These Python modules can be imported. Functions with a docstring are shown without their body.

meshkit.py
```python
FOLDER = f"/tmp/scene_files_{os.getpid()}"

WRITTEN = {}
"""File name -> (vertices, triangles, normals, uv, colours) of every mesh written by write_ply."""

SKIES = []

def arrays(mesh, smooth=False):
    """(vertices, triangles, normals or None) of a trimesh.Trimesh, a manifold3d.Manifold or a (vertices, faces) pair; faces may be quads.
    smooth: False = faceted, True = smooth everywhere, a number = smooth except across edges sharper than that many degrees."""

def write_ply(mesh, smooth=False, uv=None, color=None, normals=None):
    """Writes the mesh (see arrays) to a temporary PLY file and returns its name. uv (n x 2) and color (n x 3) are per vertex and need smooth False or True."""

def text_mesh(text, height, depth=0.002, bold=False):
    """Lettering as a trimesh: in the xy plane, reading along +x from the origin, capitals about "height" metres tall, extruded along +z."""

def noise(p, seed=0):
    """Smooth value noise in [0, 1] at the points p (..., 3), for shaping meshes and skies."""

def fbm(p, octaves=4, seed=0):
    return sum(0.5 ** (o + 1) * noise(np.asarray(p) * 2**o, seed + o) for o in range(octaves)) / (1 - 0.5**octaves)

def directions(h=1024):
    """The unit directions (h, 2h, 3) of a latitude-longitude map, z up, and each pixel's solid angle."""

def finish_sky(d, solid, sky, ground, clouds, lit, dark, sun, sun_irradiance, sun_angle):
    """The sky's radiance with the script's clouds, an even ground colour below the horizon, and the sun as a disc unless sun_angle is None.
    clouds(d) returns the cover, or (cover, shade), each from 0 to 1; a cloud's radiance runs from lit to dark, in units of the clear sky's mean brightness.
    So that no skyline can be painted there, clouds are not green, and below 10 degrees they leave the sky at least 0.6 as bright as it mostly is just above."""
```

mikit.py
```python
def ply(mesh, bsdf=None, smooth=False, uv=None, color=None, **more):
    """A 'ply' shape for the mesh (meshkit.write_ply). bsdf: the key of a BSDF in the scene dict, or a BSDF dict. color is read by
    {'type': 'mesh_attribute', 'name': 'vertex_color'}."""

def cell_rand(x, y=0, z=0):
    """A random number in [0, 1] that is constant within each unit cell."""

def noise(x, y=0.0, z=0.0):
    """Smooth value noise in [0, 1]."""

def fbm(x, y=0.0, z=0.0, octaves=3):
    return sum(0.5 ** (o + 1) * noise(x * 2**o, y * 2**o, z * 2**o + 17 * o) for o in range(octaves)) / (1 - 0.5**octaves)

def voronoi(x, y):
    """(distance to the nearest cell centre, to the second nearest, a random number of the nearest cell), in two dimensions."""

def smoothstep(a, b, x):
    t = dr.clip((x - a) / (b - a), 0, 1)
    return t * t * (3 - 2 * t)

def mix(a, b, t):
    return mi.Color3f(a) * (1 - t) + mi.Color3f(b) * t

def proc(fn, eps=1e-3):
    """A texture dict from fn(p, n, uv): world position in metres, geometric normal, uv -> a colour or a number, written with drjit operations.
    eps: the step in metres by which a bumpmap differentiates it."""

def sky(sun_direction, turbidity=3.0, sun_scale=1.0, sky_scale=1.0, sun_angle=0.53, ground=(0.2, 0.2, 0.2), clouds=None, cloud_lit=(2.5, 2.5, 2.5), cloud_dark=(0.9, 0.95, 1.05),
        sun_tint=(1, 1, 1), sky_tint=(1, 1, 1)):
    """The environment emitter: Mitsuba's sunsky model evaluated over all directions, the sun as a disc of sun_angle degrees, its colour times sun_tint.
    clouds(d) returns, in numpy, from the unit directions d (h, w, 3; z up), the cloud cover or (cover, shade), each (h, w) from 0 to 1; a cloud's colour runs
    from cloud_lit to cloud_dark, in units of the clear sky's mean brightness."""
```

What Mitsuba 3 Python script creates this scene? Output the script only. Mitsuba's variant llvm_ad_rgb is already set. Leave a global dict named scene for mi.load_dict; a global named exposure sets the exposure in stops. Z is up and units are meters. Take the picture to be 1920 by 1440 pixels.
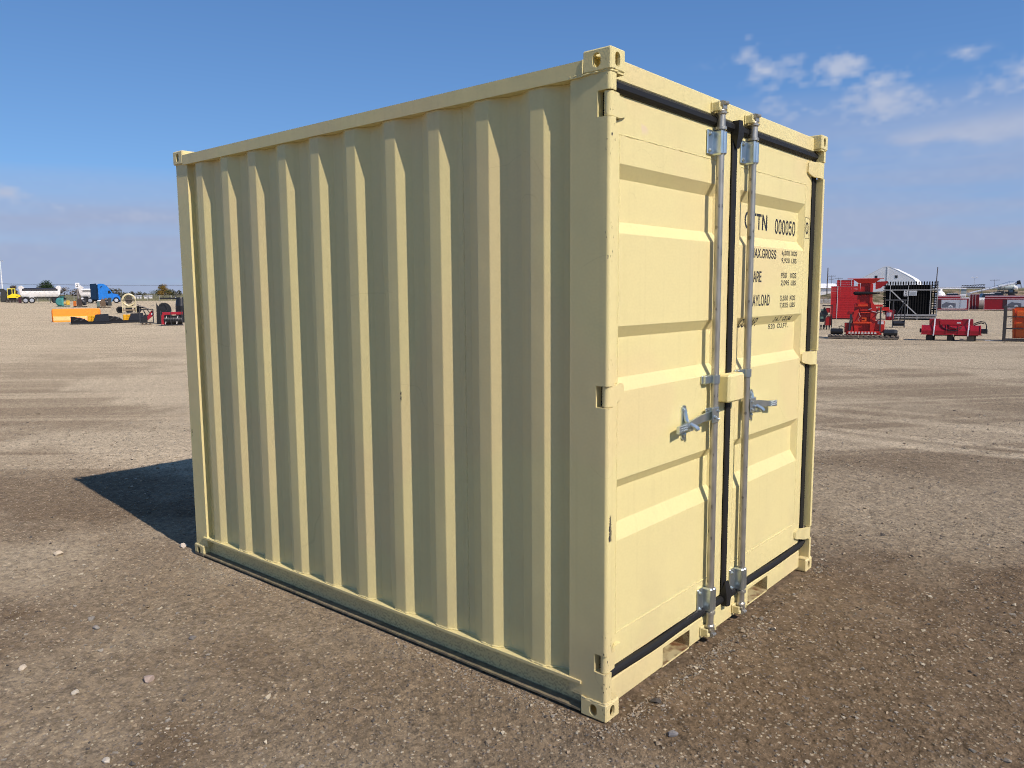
import math, random
import numpy as np
import trimesh
import manifold3d as m3
import drjit as dr
import mitsuba as mi
import mikit, meshkit
from mikit import proc, fbm, noise, voronoi, cell_rand, smoothstep, mix

T = mi.ScalarTransform4f
scene, labels = {}, {}

# ---------------------------------------------------------------- camera, sky, exposure
YAW, PITCH, ROLL = 0.8676321, -0.1173399, 0.0070205      # yaw from +y towards +x
EYE = np.array([-2.33625, -1.53049, 1.61280])
FWD = np.array([math.cos(PITCH) * math.sin(YAW), math.cos(PITCH) * math.cos(YAW), math.sin(PITCH)])
_r = np.array([math.cos(YAW), -math.sin(YAW), 0.0])
_d = np.cross(FWD, _r)
UP = -(-math.sin(ROLL) * _r + math.cos(ROLL) * _d)
scene['camera'] = {'type': 'perspective', 'fov': 66.2257, 'fov_axis': 'x', 'near_clip': 0.05, 'far_clip': 6000.0,
                   'to_world': T().look_at(origin=EYE.tolist(), target=(EYE + FWD).tolist(), up=UP.tolist())}
SUN = (-0.33, -2.78, 2.44)


def blob(d, c, wa, we, tilt=0.0):
    """Soft elliptical footprint round direction c: wa and we are its half width and half height in radians."""
    c = np.asarray(c, float) / np.linalg.norm(c)
    az = np.arctan2(d[..., 0], d[..., 1]) - math.atan2(c[0], c[1])
    az = (az + np.pi) % (2 * np.pi) - np.pi
    el = np.arcsin(np.clip(d[..., 2], -1, 1)) - math.asin(c[2])
    u, v = az * math.cos(tilt) + el * math.sin(tilt), el * math.cos(tilt) - az * math.sin(tilt)
    return np.exp(-((u / wa) ** 2 + (v / we) ** 2))


def clouds(d):
    az = np.arctan2(d[..., 0], d[..., 1])
    el = np.arcsin(np.clip(d[..., 2], -1, 1))
    p = np.stack([az * 30, el * 52, np.zeros_like(az)], -1)
    n = meshkit.fbm(p, 6, 3)
    n2 = meshkit.fbm(p * 3.1 + 7, 5, 11)
    puff = 0 * az
    for c, wa, we, k in (((.9205, .3067, .242), .030, .019, 1.2), ((.9394, .2716, .2091), .044, .022, 1.15), ((.930, .305, .203), .05, .009, .75),
                         ((.950, .235, .205), .03, .015, .9), ((.905, .345, .234), .03, .02, .7), ((.89, .365, .247), .06, .013, .55), ((.883, .395, .262), .014, .022, .6),
                         ((.9093, .3608, .2074), .026, .016, .8), ((.9648, .164, .2056), .022, .014, .75), ((.972, .12, .212), .05, .018, .6),
                         ((.2992, .9481, .106), .02, .007, 1.0), ((.41, .908, .088), .03, .005, .7), ((.36, .93, .095), .02, .006, .5), ((.953, .1832, .241), .02, .006, .5)):
        puff = np.maximum(puff, k * blob(d, c, wa, we))
    puffs = np.clip((puff + 1.7 * (n - .5) + 1.0 * (n2 - .5) - .24) * 1.1, 0, 1)
    puffs = puffs * np.clip(puff * 4, 0, 1)
    # the same thin fair-weather scraps over the rest of the sky
    q = np.stack([az * 9, el * 21, np.ones_like(az)], -1)
    scraps = np.clip((meshkit.fbm(q, 5, 21) - .68) * 3.2, 0, .4) * np.clip((el - .33) * 4, 0, 1) * np.clip((.9 - el) * 3, 0, 1)
    # the layer of thin veil low over the horizon, all round
    band = meshkit.fbm(np.stack([az * 3.2, el * 34, 2 + 0 * az], -1), 5, 31)
    lift = meshkit.fbm(np.stack([az * 1.4, 0 * az, 5 + 0 * az], -1), 2, 61)
    top = .125 + .035 * lift + .085 * np.clip((np.cos(az - 1.5) - .55) / .4, 0, 1)
    veil = np.clip((top - el) / (.45 * top), 0, 1) ** .8 * np.clip(.74 + 1.3 * (band - .5) + .25 * np.clip(1 - el / .06, 0, 1), 0, 1)
    sheet = .92 * blob(d, (.968, .20, .160), .24, .026, .10) * np.clip(.85 + 2.0 * (band - .5) + .9 * (n - .5), 0, 1)
    veil = np.maximum(veil, sheet)
    veil = np.maximum(veil, .6 * blob(d, (.38, .92, .073), .16, .014, -.05) * np.clip(.9 + 1.8 * (band - .5), 0, 1))
    veil = np.clip(veil, 0, .9)
    cover = 1 - (1 - .85 * puffs) * (1 - scraps) * (1 - veil)
    shade = np.clip(.35 + .65 * veil / (veil + puffs + .02) - .25 * (n2 - .5) - .42 * sheet, 0, 1)
    return cover, shade


scene['sky'] = mikit.sky(SUN, turbidity=3.0, clouds=clouds, cloud_lit=(2.1, 2.3, 2.75), cloud_dark=(1.34, 1.55, 2.20), sky_tint=(.70, .95, 1.27), sky_scale=1.20, sun_scale=1.40, sun_tint=(.93, 1.0, 1.25), ground=(.24, .2, .15))
exposure = 1.3

# ---------------------------------------------------------------- materials
def principled(base, rough=.5, **kw):
    return {'type': 'principled', 'base_color': base if isinstance(base, dict) else {'type': 'rgb', 'value': list(base)}, 'roughness': rough, **kw}


def two(b):
    return {'type': 'twosided', 'b': b}


def cream_fn(p, n, uv):
    c = mi.Color3f(.662, .580, .276)
    big = fbm(p.x * 1.7 + p.y * 1.3, p.z * 1.1, p.y * 1.5, 3)
    c = c * (.955 + .09 * big)
    pink = smoothstep(.52, .68, fbm(p.x * 2.6 + 3, p.y * 2.2, p.z * 1.7, 2))
    c = mix(c, c * mi.Color3f(1.0, .955, 1.0), pink * .8)
    c = c * (.975 + .05 * noise(p.x * 160, p.y * 160, p.z * 160))
    # run-down streaks
    st = smoothstep(.62, .86, noise(p.x * 55, p.y * 55, p.z * 1.3))
    c = c * (1 - .025 * st)
    # splashed dirt along the foot
    low = smoothstep(.17, .0, p.z) * (.12 + .88 * smoothstep(.115, .125, p.y) * smoothstep(.06, .055, p.x))
    spl = smoothstep(.42, .75, noise(p.x * 130, p.y * 130, p.z * 130)) * (.35 + .65 * fbm(p.x * 6, p.y * 6, p.z * 9, 2))
    c = mix(c, mi.Color3f(.15, .128, .08), dr.clip(low * spl * .6 + .10 * low, 0, .5))
    c = mix(c, mi.Color3f(.085, .075, .06), smoothstep(.024, .019, p.z) * smoothstep(.06, .055, p.x) * smoothstep(.115, .125, p.y) * (.75 + .25 * noise(p.y * 40, p.x * 60)))
    # road dust low on the side
    c = mix(c, mi.Color3f(.36, .29, .19), smoothstep(.75, .13, p.z) * (.06 + .16 * smoothstep(.4, .7, fbm(p.x * 5, p.y * 5, p.z * 3, 3))))
    # grey overspray where the side panels meet the bottom rail
    osp = smoothstep(.215, .14, p.z + .05 * fbm(p.x * 9, p.y * 14, p.z * 5, 2)) * smoothstep(.13, .136, p.z) * smoothstep(.03, .04, p.x) * smoothstep(.075, .06, p.x) * smoothstep(.02, .1, p.y)
    c = mix(c, mi.Color3f(.30, .33, .27), osp * .22)
    # knocks and scuffs down to the primer along the corner post
    edge = smoothstep(.05, .02, p.x) * smoothstep(.03, .012, p.y)
    chip = smoothstep(.83, .87, noise(p.x * 190, p.y * 190, p.z * 60)) * smoothstep(.6, .75, noise(p.x * 3, 0, p.z * 4.5))
    drip = smoothstep(.0045, .003, dr.abs(p.x - .026 + .005 * (noise(p.z * 90) - .5)) - .0055 * smoothstep(.80, .72, p.z)) * smoothstep(.695, .70, p.z) * smoothstep(.80, .79, p.z)
    c = mix(c, mi.Color3f(.035, .035, .04), dr.clip(edge * (chip + drip), 0, 1))
    # paint knocked off the folds of the side panels
    ph = (p.y - .299) / .27275
    fold = smoothstep(.0045, .002, dr.abs(ph - dr.round(ph)) * .27275) * smoothstep(.022, .020, p.x) * smoothstep(.2, .25, p.y)
    c = mix(c, mi.Color3f(.05, .045, .04), fold * smoothstep(.86, .90, noise(p.z * 13, dr.round(ph) * 7.3, 1.5)) * smoothstep(.3, .5, noise(p.z * 120, ph * 3)))
    # scratches
    sc = dr.abs(fbm(p.x * 3 + p.y * 2.2, p.z * 2.6, 9.0, 2) - .5)
    c = c * (1 - .09 * smoothstep(.0030, .0008, sc) * smoothstep(.58, .66, noise(p.x * 2.2 + 4, p.y * 2.2, p.z * 2.4)))
    # rubbed patch at the head of the left door
    rub = smoothstep(.5, .62, fbm(p.x * 16, p.z * 19, 3.0, 3)) * smoothstep(.09, .05, dr.abs(p.x - .26)) * smoothstep(.05, .02, dr.abs(p.z - 2.235)) * smoothstep(.2, .1, p.y)
    c = mix(c, mi.Color3f(.66, .52, .37), rub * .7)
    return c


def cream_bump(p, n, uv):
    return .00035 * noise(p.x * 330, p.y * 330, p.z * 330) + .0012 * fbm(p.x * 11, p.y * 11, p.z * 7, 2) + .004 * fbm(p.x * 2.1, p.y * 2.1, p.z * 1.3, 2)


scene['cream'] = two({'type': 'bumpmap', 'arbitrary': proc(cream_bump, 1.5e-3), 'scale': 1.0, 'bsdf': principled(proc(cream_fn), .45, specular=.3)})
scene['rubber'] = two(principled((.013, .013, .0125), .55, specular=.3))


def galv_fn(p, n, uv):
    a = noise(p.x * 60, p.y * 60, p.z * 22)
    s = smoothstep(.80, .9, noise(p.x * 90, p.y * 90, p.z * 34))
    return mix(mi.Color3f(.34, .325, .28), mi.Color3f(.50, .48, .42), a) * (1 - .5 * s)


scene['galvanised'] = two(principled(proc(galv_fn), .40, metallic=.75))


def zinc_fn(p, n, uv):
    return mix(mi.Color3f(.42, .50, .53), mi.Color3f(.62, .68, .69), noise(p.x * 30, p.y * 30, p.z * 22))


scene['zinc'] = two(principled(proc(zinc_fn), .28, metallic=.9))
scene['ink'] = two(principled((.02, .02, .022), .55))


def rust_fn(p, n, uv):
    r = smoothstep(.35, .7, fbm(p.x * 22, p.y * 22, p.z * 22, 3))
    return mix(mi.Color3f(.42, .36, .19), mi.Color3f(.13, .055, .02), r)


scene['rusty_cream'] = two(principled(proc(rust_fn), .65))
scene['paint'] = two(principled({'type': 'mesh_attribute', 'name': 'vertex_color'}, .38, specular=.5))
scene['matte'] = two(principled({'type': 'mesh_attribute', 'name': 'vertex_color'}, .85, specular=.25))
scene['steel'] = two(principled({'type': 'mesh_attribute', 'name': 'vertex_color'}, .35, metallic=.8))
scene['window_glass'] = two(principled((.012, .015, .018), .08, specular=.6))

# ---------------------------------------------------------------- helpers
def man(mesh):
    """trimesh of a Manifold."""
    if hasattr(mesh, 'to_mesh'):
        m = mesh.to_mesh()
        return trimesh.Trimesh(np.array(m.vert_properties)[:, :3], np.array(m.tri_verts), process=False)
    return mesh


def join(*ms):
    out = []
    for m in ms:
        out += list(m) if isinstance(m, (list, tuple)) else [m]
    return trimesh.util.concatenate([man(m) for m in out])


def mbox(x0, x1, y0, y1, z0, z1):
    return m3.Manifold.cube([x1 - x0, y1 - y0, z1 - z0]).translate([x0, y0, z0])


def hull(pts):
    return m3.Manifold.hull_points(np.asarray(pts, float))


def rbox(x0, x1, y0, y1, z0, z1, r=.004):
    """Box with chamfered edges."""
    r = min(r, .45 * (x1 - x0), .45 * (y1 - y0), .45 * (z1 - z0))
    pts = []
    for x, sx in ((x0, 1), (x1, -1)):
        for y, sy in ((y0, 1), (y1, -1)):
            for z, sz in ((z0, 1), (z1, -1)):
                pts += [(x, y + sy * r, z + sz * r), (x + sx * r, y, z + sz * r), (x + sx * r, y + sy * r, z)]
    return hull(pts)


def cyl(p0, p1, r0, r1=None, n=16, cap=True):
    p0, p1 = np.asarray(p0, float), np.asarray(p1, float)
    r1 = r0 if r1 is None else r1
    a = p1 - p0
    a = a / np.linalg.norm(a)
    u = np.cross(a, [0, 0, 1.0] if abs(a[2]) < .9 else [1.0, 0, 0])
    u /= np.linalg.norm(u)
    w = np.cross(a, u)
    t = np.arange(n) * 2 * np.pi / n
    ring = np.cos(t)[:, None] * u + np.sin(t)[:, None] * w
    v = np.vstack([p0 + ring * r0, p1 + ring * r1, [p0], [p1]])
    i = np.arange(n)
    j = (i + 1) % n
    f = [np.stack([i, j, j + n], 1), np.stack([i, j + n, i + n], 1)]
    if cap:
        f += [np.stack([j, i, 0 * i + 2 * n], 1), np.stack([i + n, j + n, 0 * i + 2 * n + 1], 1)]
    return trimesh.Trimesh(v, np.vstack(f), process=False)


def lathe(profile, p0, axis=(0, 0, 1), n=20):
    """profile: [(distance along the axis, radius)...]"""
    a = np.asarray(axis, float) / np.linalg.norm(axis)
    return join(*[cyl(np.asarray(p0) + a * h0, np.asarray(p0) + a * h1, max(r0, 1e-4), max(r1, 1e-4), n, True)
                  for (h0, r0), (h1, r1) in zip(profile[:-1], profile[1:])])


def path_tube(pts, r, n=8, closed=False):
    pts = np.asarray(pts, float)
    k = len(pts)
    tan = np.gradient(pts, axis=0) if not closed else np.roll(pts, -1, 0) - np.roll(pts, 1, 0)
    tan /= np.linalg.norm(tan, axis=1, keepdims=True) + 1e-12
    rr = np.broadcast_to(r, (k,))
    u = np.cross(tan, np.where(np.abs(tan[:, 2:]) < .9, [0, 0, 1.0], [1.0, 0, 0]))
    for i in range(1, k):       # keep the frame from flipping
        u[i] = u[i - 1] - tan[i] * np.dot(u[i - 1], tan[i])
    u /= np.linalg.norm(u, axis=1, keepdims=True) + 1e-12
    w = np.cross(tan, u)
    t = np.arange(n) * 2 * np.pi / n
    v = pts[:, None] + rr[:, None, None] * (np.cos(t)[None, :, None] * u[:, None] + np.sin(t)[None, :, None] * w[:, None])
    seg = k if closed else k - 1
    i, j = np.meshgrid(np.arange(seg), np.arange(n), indexing='ij')
    i2, j2 = (i + 1) % k, (j + 1) % n
    q = np.stack([i * n + j, i2 * n + j, i2 * n + j2, i * n + j2], -1).reshape(-1, 4)
    f = np.vstack([q[:, [0, 1, 2]], q[:, [0, 2, 3]]])
    v = v.reshape(-1, 3)
    if not closed:
        v = np.vstack([v, pts[:1], pts[-1:]])
        c = np.arange(n)
        f = np.vstack([f, np.stack([(c + 1) % n, c, 0 * c + len(v) - 2], 1)[:, ::-1], np.stack([(k - 1) * n + c, (k - 1) * n + (c + 1) % n, 0 * c + len(v) - 1], 1)])
    return trimesh.Trimesh(v, f, process=False)


def prism(poly, lo, hi, plane='xz'):
    """Polygon extruded along the third axis: plane 'xz' along y, 'xy' along z, 'yz' along x."""
    cs = m3.CrossSection([np.asarray(poly, float)], m3.FillRule.NonZero)
    m = man(m3.Manifold.extrude(cs, hi - lo))
    v = np.array(m.vertices)
    a, b, c = v[:, 0], v[:, 1], v[:, 2] + lo
    v2 = {'xy': (a, b, c), 'xz': (a, c, b), 'yz': (c, a, b)}[plane]
    f = np.array(m.faces)
    if plane == 'xz':
        f = f[:, ::-1]
    return trimesh.Trimesh(np.stack(v2, 1), f, process=False)


def xf(mesh, m=None, off=(0, 0, 0), rotz=0.0, scale=1.0):
    me = man(mesh).copy()
    v = np.array(me.vertices) * scale
    if m is not None:
        v = v @ np.asarray(m).T
    c, s = math.cos(rotz), math.sin(rotz)
    v = np.stack([v[:, 0] * c - v[:, 1] * s, v[:, 0] * s + v[:, 1] * c, v[:, 2]], 1) + np.asarray(off)
    return trimesh.Trimesh(v, me.faces, process=False)


def free(key):
    if key not in scene and key not in labels and not any(k.startswith(key + '__') for k in scene):
        return key
    i = 1
    while True:
        k = f'{key}_{i:03d}'
        if k not in scene and k not in labels and not any(q.startswith(k + '__') for q in scene):
            return k
        i += 1


def tag(key, label=None, cat=None, group=None, kind=None):
    d = {}
    if label: d['label'] = label
    if cat: d['category'] = cat
    if group: d['group'] = group
    if kind: d['kind'] = kind
    labels[key] = d
    return key


def thing(name, label, cat, group=None):
    return tag(free(name), label, cat, group)


def part(parent, name, mesh, bsdf, smooth=28, label=None, kind=None):
    key = free(f'{parent}__{name}')
    scene[key] = mikit.ply(man(mesh), bsdf, smooth=smooth)
    if label or kind:
        tag(key, label, None, None, kind)
    return key


def tint(mesh, col, smooth=25, seed=0, jitter=.10, sc=1.0):
    """(mesh split at sharp edges, per-vertex colours of a slightly weathered paint)."""
    m = man(mesh)
    if smooth is not False and smooth is not True:
        m = trimesh.graph.smooth_shade(trimesh.Trimesh(m.vertices, m.faces, process=True), angle=math.radians(smooth), facet_minarea=None)
    v = np.array(m.vertices)
    n = meshkit.noise(v * 2.3 / sc + seed, seed) - .5
    return m, np.clip(np.asarray(col, float)[None] * (1 + 2 * jitter * n[:, None]), 0, 1)


def dab(key, mesh, col, bsdf='paint', smooth=25, jitter=.10, sc=1.0):
    m, c = tint(mesh, col, smooth, len(scene) % 97, jitter, sc)
    scene[key] = mikit.ply(m, bsdf, smooth=True, color=c)
    return key
# ---------------------------------------------------------------- ground: one sheet, finely meshed round the container, out to the horizon
# The yard's own axes: YX runs along the rows of parked goods, YZ away from the container towards them.
YX, YZ = np.array([math.cos(YAW), -math.sin(YAW)]), np.array([math.sin(YAW), math.cos(YAW)])


def yard(a, b):
    """World x, y of the yard point a metres along the rows and b metres out."""
    return EYE[:2] + a * YX + b * YZ


def ground_fn(p, n, uv):
    x, y = p.x, p.y
    a = (x - EYE[0]) * float(YX[0]) + (y - EYE[1]) * float(YX[1])
    b = (x - EYE[0]) * float(YZ[0]) + (y - EYE[1]) * float(YZ[1])
    big = fbm(x * .42 + 2.3, y * .42 + 8.1, 0.0, 4) + .14 * smoothstep(1.6, .4, dr.sqrt(dr.square((x + 3.3) * .8) + dr.square(y - .6))) + .10 * smoothstep(1.1, .2, dr.sqrt(dr.square(x + 1.6) + dr.square((y - .2) * 1.6))) - .20 * smoothstep(1.9, .3, dr.sqrt(dr.square((x + 2.1) * 1.1) + dr.square((y - 2.3) * .8)))
    mid = fbm(x * 1.9, y * 1.9, 3.0, 3)
    fine = fbm(x * 23, y * 23, 7.0, 3)
    grit = noise(x * 140, y * 140)
    dust = mi.Color3f(.328, .275, .190)
    mean = mi.Color3f(.206, .163, .108)
    damp = mi.Color3f(.112, .079, .047)
    c = mix(mean, dust, smoothstep(.46, .68, big + .30 * (mid - .5)) * (1 - .72 * smoothstep(1.0, 3.0, a) * smoothstep(14.0, 8.0, b)))
    c = mix(c, damp, smoothstep(.50, .36, big + .35 * (mid - .5)) * .88 * (1 - .85 * smoothstep(4.0, 9.0, b)))
    # damp, trodden earth beside the container, dry dust out in the yard
    far = smoothstep(7.0, 30.0, b)
    c = mix(c, mi.Color3f(.362, .306, .212) * (.85 + .3 * mid), far * .8)
    foot = dr.maximum(smoothstep(1.1, .15, dr.abs(x + .25)) * smoothstep(-1.2, .3, y) * smoothstep(4.2, 3.0, y), smoothstep(.95, .1, dr.abs(y + .22)) * smoothstep(-.7, .2, x) * smoothstep(3.2, 2.0, x))
    c = mix(c, damp * 1.05, foot * smoothstep(.3, .6, .75 * mid + .3 * fine) * .62)
    # tyre tracks: pale compacted dust with darker tread between
    w = b + 1.3 * fbm(a * .06, 5.0, 0.0, 2) - .11 * a
    tr = fbm(a * .035, w * 1.5, 11.0, 3)
    c = mix(c, dust * 1.18, smoothstep(.54, .66, tr) * smoothstep(4.0, 8.0, b) * .55)
    tl = fbm(a * .05 + 3, w * 4.2, 2.0, 2)
    c = mix(c, dust * 1.2, smoothstep(.56, .66, tl) * smoothstep(5.0, 9.0, b) * smoothstep(60.0, 25.0, b) * .28)
    # wheel tracks of pale dust running past the far side of the container
    xt = x + .25 * (fbm(y * .25, 7.0, 0.0, 2) - .5) + .12 * (noise(y * 2.0, x * 2.0) - .5) - .012 * y * y * smoothstep(0.0, -6.0, y)
    gate = smoothstep(6.0, 2.0, y) * smoothstep(-30.0, -12.0, y)
    for x0, wd, k in ((6.55, .21, .85), (6.98, .15, .6), (8.1, .25, .6), (8.75, .2, .45), (10.3, .3, .55), (11.3, .25, .35), (13.2, .35, .5), (15.4, .4, .4), (18.5, .5, .4)):
        tread = .65 + .5 * smoothstep(.35, .7, noise(y * 9.0, x * 5.0))
        c = mix(c, dust * 1.22, smoothstep(wd, wd * .35, dr.abs(xt - x0)) * gate * k * dr.clip(tread * smoothstep(.25, .6, fbm(y * .6, x0, 3.0, 2)), 0, 1))
        c = mix(c, mean * .8, smoothstep(wd * .35, wd * .1, dr.abs(xt - x0 - wd * 1.3)) * gate * k * .35)
    # small stones and crumbs
    v1, v2, r = voronoi(x * 42, y * 42)
    k = smoothstep(.30, .2, v1) * smoothstep(.62, .7, r)
    c = mix(c, mix(mi.Color3f(.37, .32, .23), mi.Color3f(.15, .13, .11), smoothstep(.8, .83, r)), k * .75)
    v1, v2, r = voronoi(x * 105, y * 105)
    c = c * (1 + .55 * smoothstep(.4, .2, v1) * (r - .42))
    clod = fbm(x * 52, y * 52, 2.0, 2)
    c = c * .99 * (.24 + .45 * fine + .70 * clod + .37 * grit)
    # dry grass beyond the gravel yard
    g = smoothstep(188.0, 200.0, b + 10 * fbm(a * .05, b * .05, 0.0, 2))
    c = mix(c, mix(mi.Color3f(.075, .085, .04), mi.Color3f(.17, .15, .08), fbm(a * .03, b * .08, 4.0, 3)), g)
    return c


def ground_bump(p, n, uv):
    v1, _, r = voronoi(p.x * 42, p.y * 42)
    v3, _, r3 = voronoi(p.x * 105, p.y * 105)
    return .007 * smoothstep(.42, .0, v1) * r + .0035 * smoothstep(.5, .0, v3) * r3 + .016 * fbm(p.x * 14, p.y * 14, 0.0, 3) + .011 * fbm(p.x * 48, p.y * 48, 4.0, 2)


scene['dirt'] = two({'type': 'bumpmap', 'arbitrary': proc(ground_bump, 2.5e-3), 'scale': 1.0, 'bsdf': principled(proc(ground_fn), .92, specular=.2)})


def axis(lo, hi, step, reach):
    core = np.arange(lo, hi + 1e-6, step)
    out, s = [], step
    x = 0.0
    while x < reach:
        s *= 1.13
        x += s
        out.append(x)
    out = np.array(out)
    return np.concatenate([lo - out[::-1], core, hi + out])


def relief(x, y):
    """Height of the trodden earth: crumbs, ruts and shallow swells, none under the container."""
    q = np.stack([x, y, 0 * x], -1)
    near = np.clip(1.5 - np.hypot(x - 1, y - 1) / 9, 0, 1)
    h = .013 * (meshkit.fbm(q * 9.0, 4, 5) - .55) * near + .030 * (meshkit.fbm(q * 1.1, 3, 6) - .55) * near
    a = (x - EYE[0]) * YX[0] + (y - EYE[1]) * YX[1]
    b = (x - EYE[0]) * YZ[0] + (y - EYE[1]) * YZ[1]
    w = b + 1.3 * meshkit.fbm(np.stack([a * .06, 5 + 0 * a, 0 * a], -1), 2, 8) - .11 * a
    h = h - .007 * np.clip((meshkit.fbm(np.stack([a * .05, w * 1.7, 3 + 0 * a], -1), 3, 9) - .52) * 5, 0, 1) * np.clip((b - 4) / 5, 0, 1) * np.clip((40 - b) / 20, 0, 1)
    dx = np.maximum(np.maximum(-.02 - x, x - 2.18), 0)
    dy = np.maximum(np.maximum(-.02 - y, y - 3.08), 0)
    keep = np.clip(np.hypot(dx, dy) / .35, 0, 1)
    keep = keep * keep * (3 - 2 * keep)
    dist = np.hypot(dx, dy)
    drift = .016 * np.exp(-((dist - .075) / .05) ** 2) * np.clip(meshkit.fbm(q * 5.5, 3, 15) * 2.4 - .55, 0, 1)
    return np.minimum(h, .012) * keep - .004 * (1 - keep) + drift


gx, gy = axis(-3.0, 5.6, .017, 3200), axis(-1.6, 7.6, .017, 3200)
XX, YY = np.meshgrid(gx, gy, indexing='ij')
ZZ = relief(XX, YY)
nx, ny = XX.shape
ii, jj = np.meshgrid(np.arange(nx - 1), np.arange(ny - 1), indexing='ij')
q = np.stack([ii * ny + jj, (ii + 1) * ny + jj, (ii + 1) * ny + jj + 1, ii * ny + jj + 1], -1).reshape(-1, 4)
scene['ground'] = mikit.ply((np.stack([XX, YY, ZZ], -1).reshape(-1, 3), q), 'dirt', smooth=True)
tag('ground', 'packed brown dirt yard strewn with small gravel and tyre tracks', 'ground', kind='structure')

# loose gravel: stuff, one mesh of low stones
rng = np.random.default_rng(7)
STONES = []
for k in range(12):
    pts = rng.normal(size=(10, 3))
    pts /= np.linalg.norm(pts, axis=1, keepdims=True)
    pts *= rng.uniform(.75, 1.1, (10, 1)) * np.array([1, rng.uniform(.6, .95), rng.uniform(.42, .7)])
    m = man(hull(pts))
    STONES.append((np.array(m.vertices), np.array(m.faces)))


def stone_col(n):
    t = rng.random(n)[:, None]
    pale, tan, grey, dark = np.array([.40, .355, .265]), np.array([.25, .20, .138]), np.array([.22, .20, .165]), np.array([.09, .08, .068])
    pick = rng.random(n)
    base = np.where((pick < .13)[:, None], pale, np.where((pick < .68)[:, None], tan, np.where((pick < .9)[:, None], grey, dark)))
    return base * (.75 + .5 * t)


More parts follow.
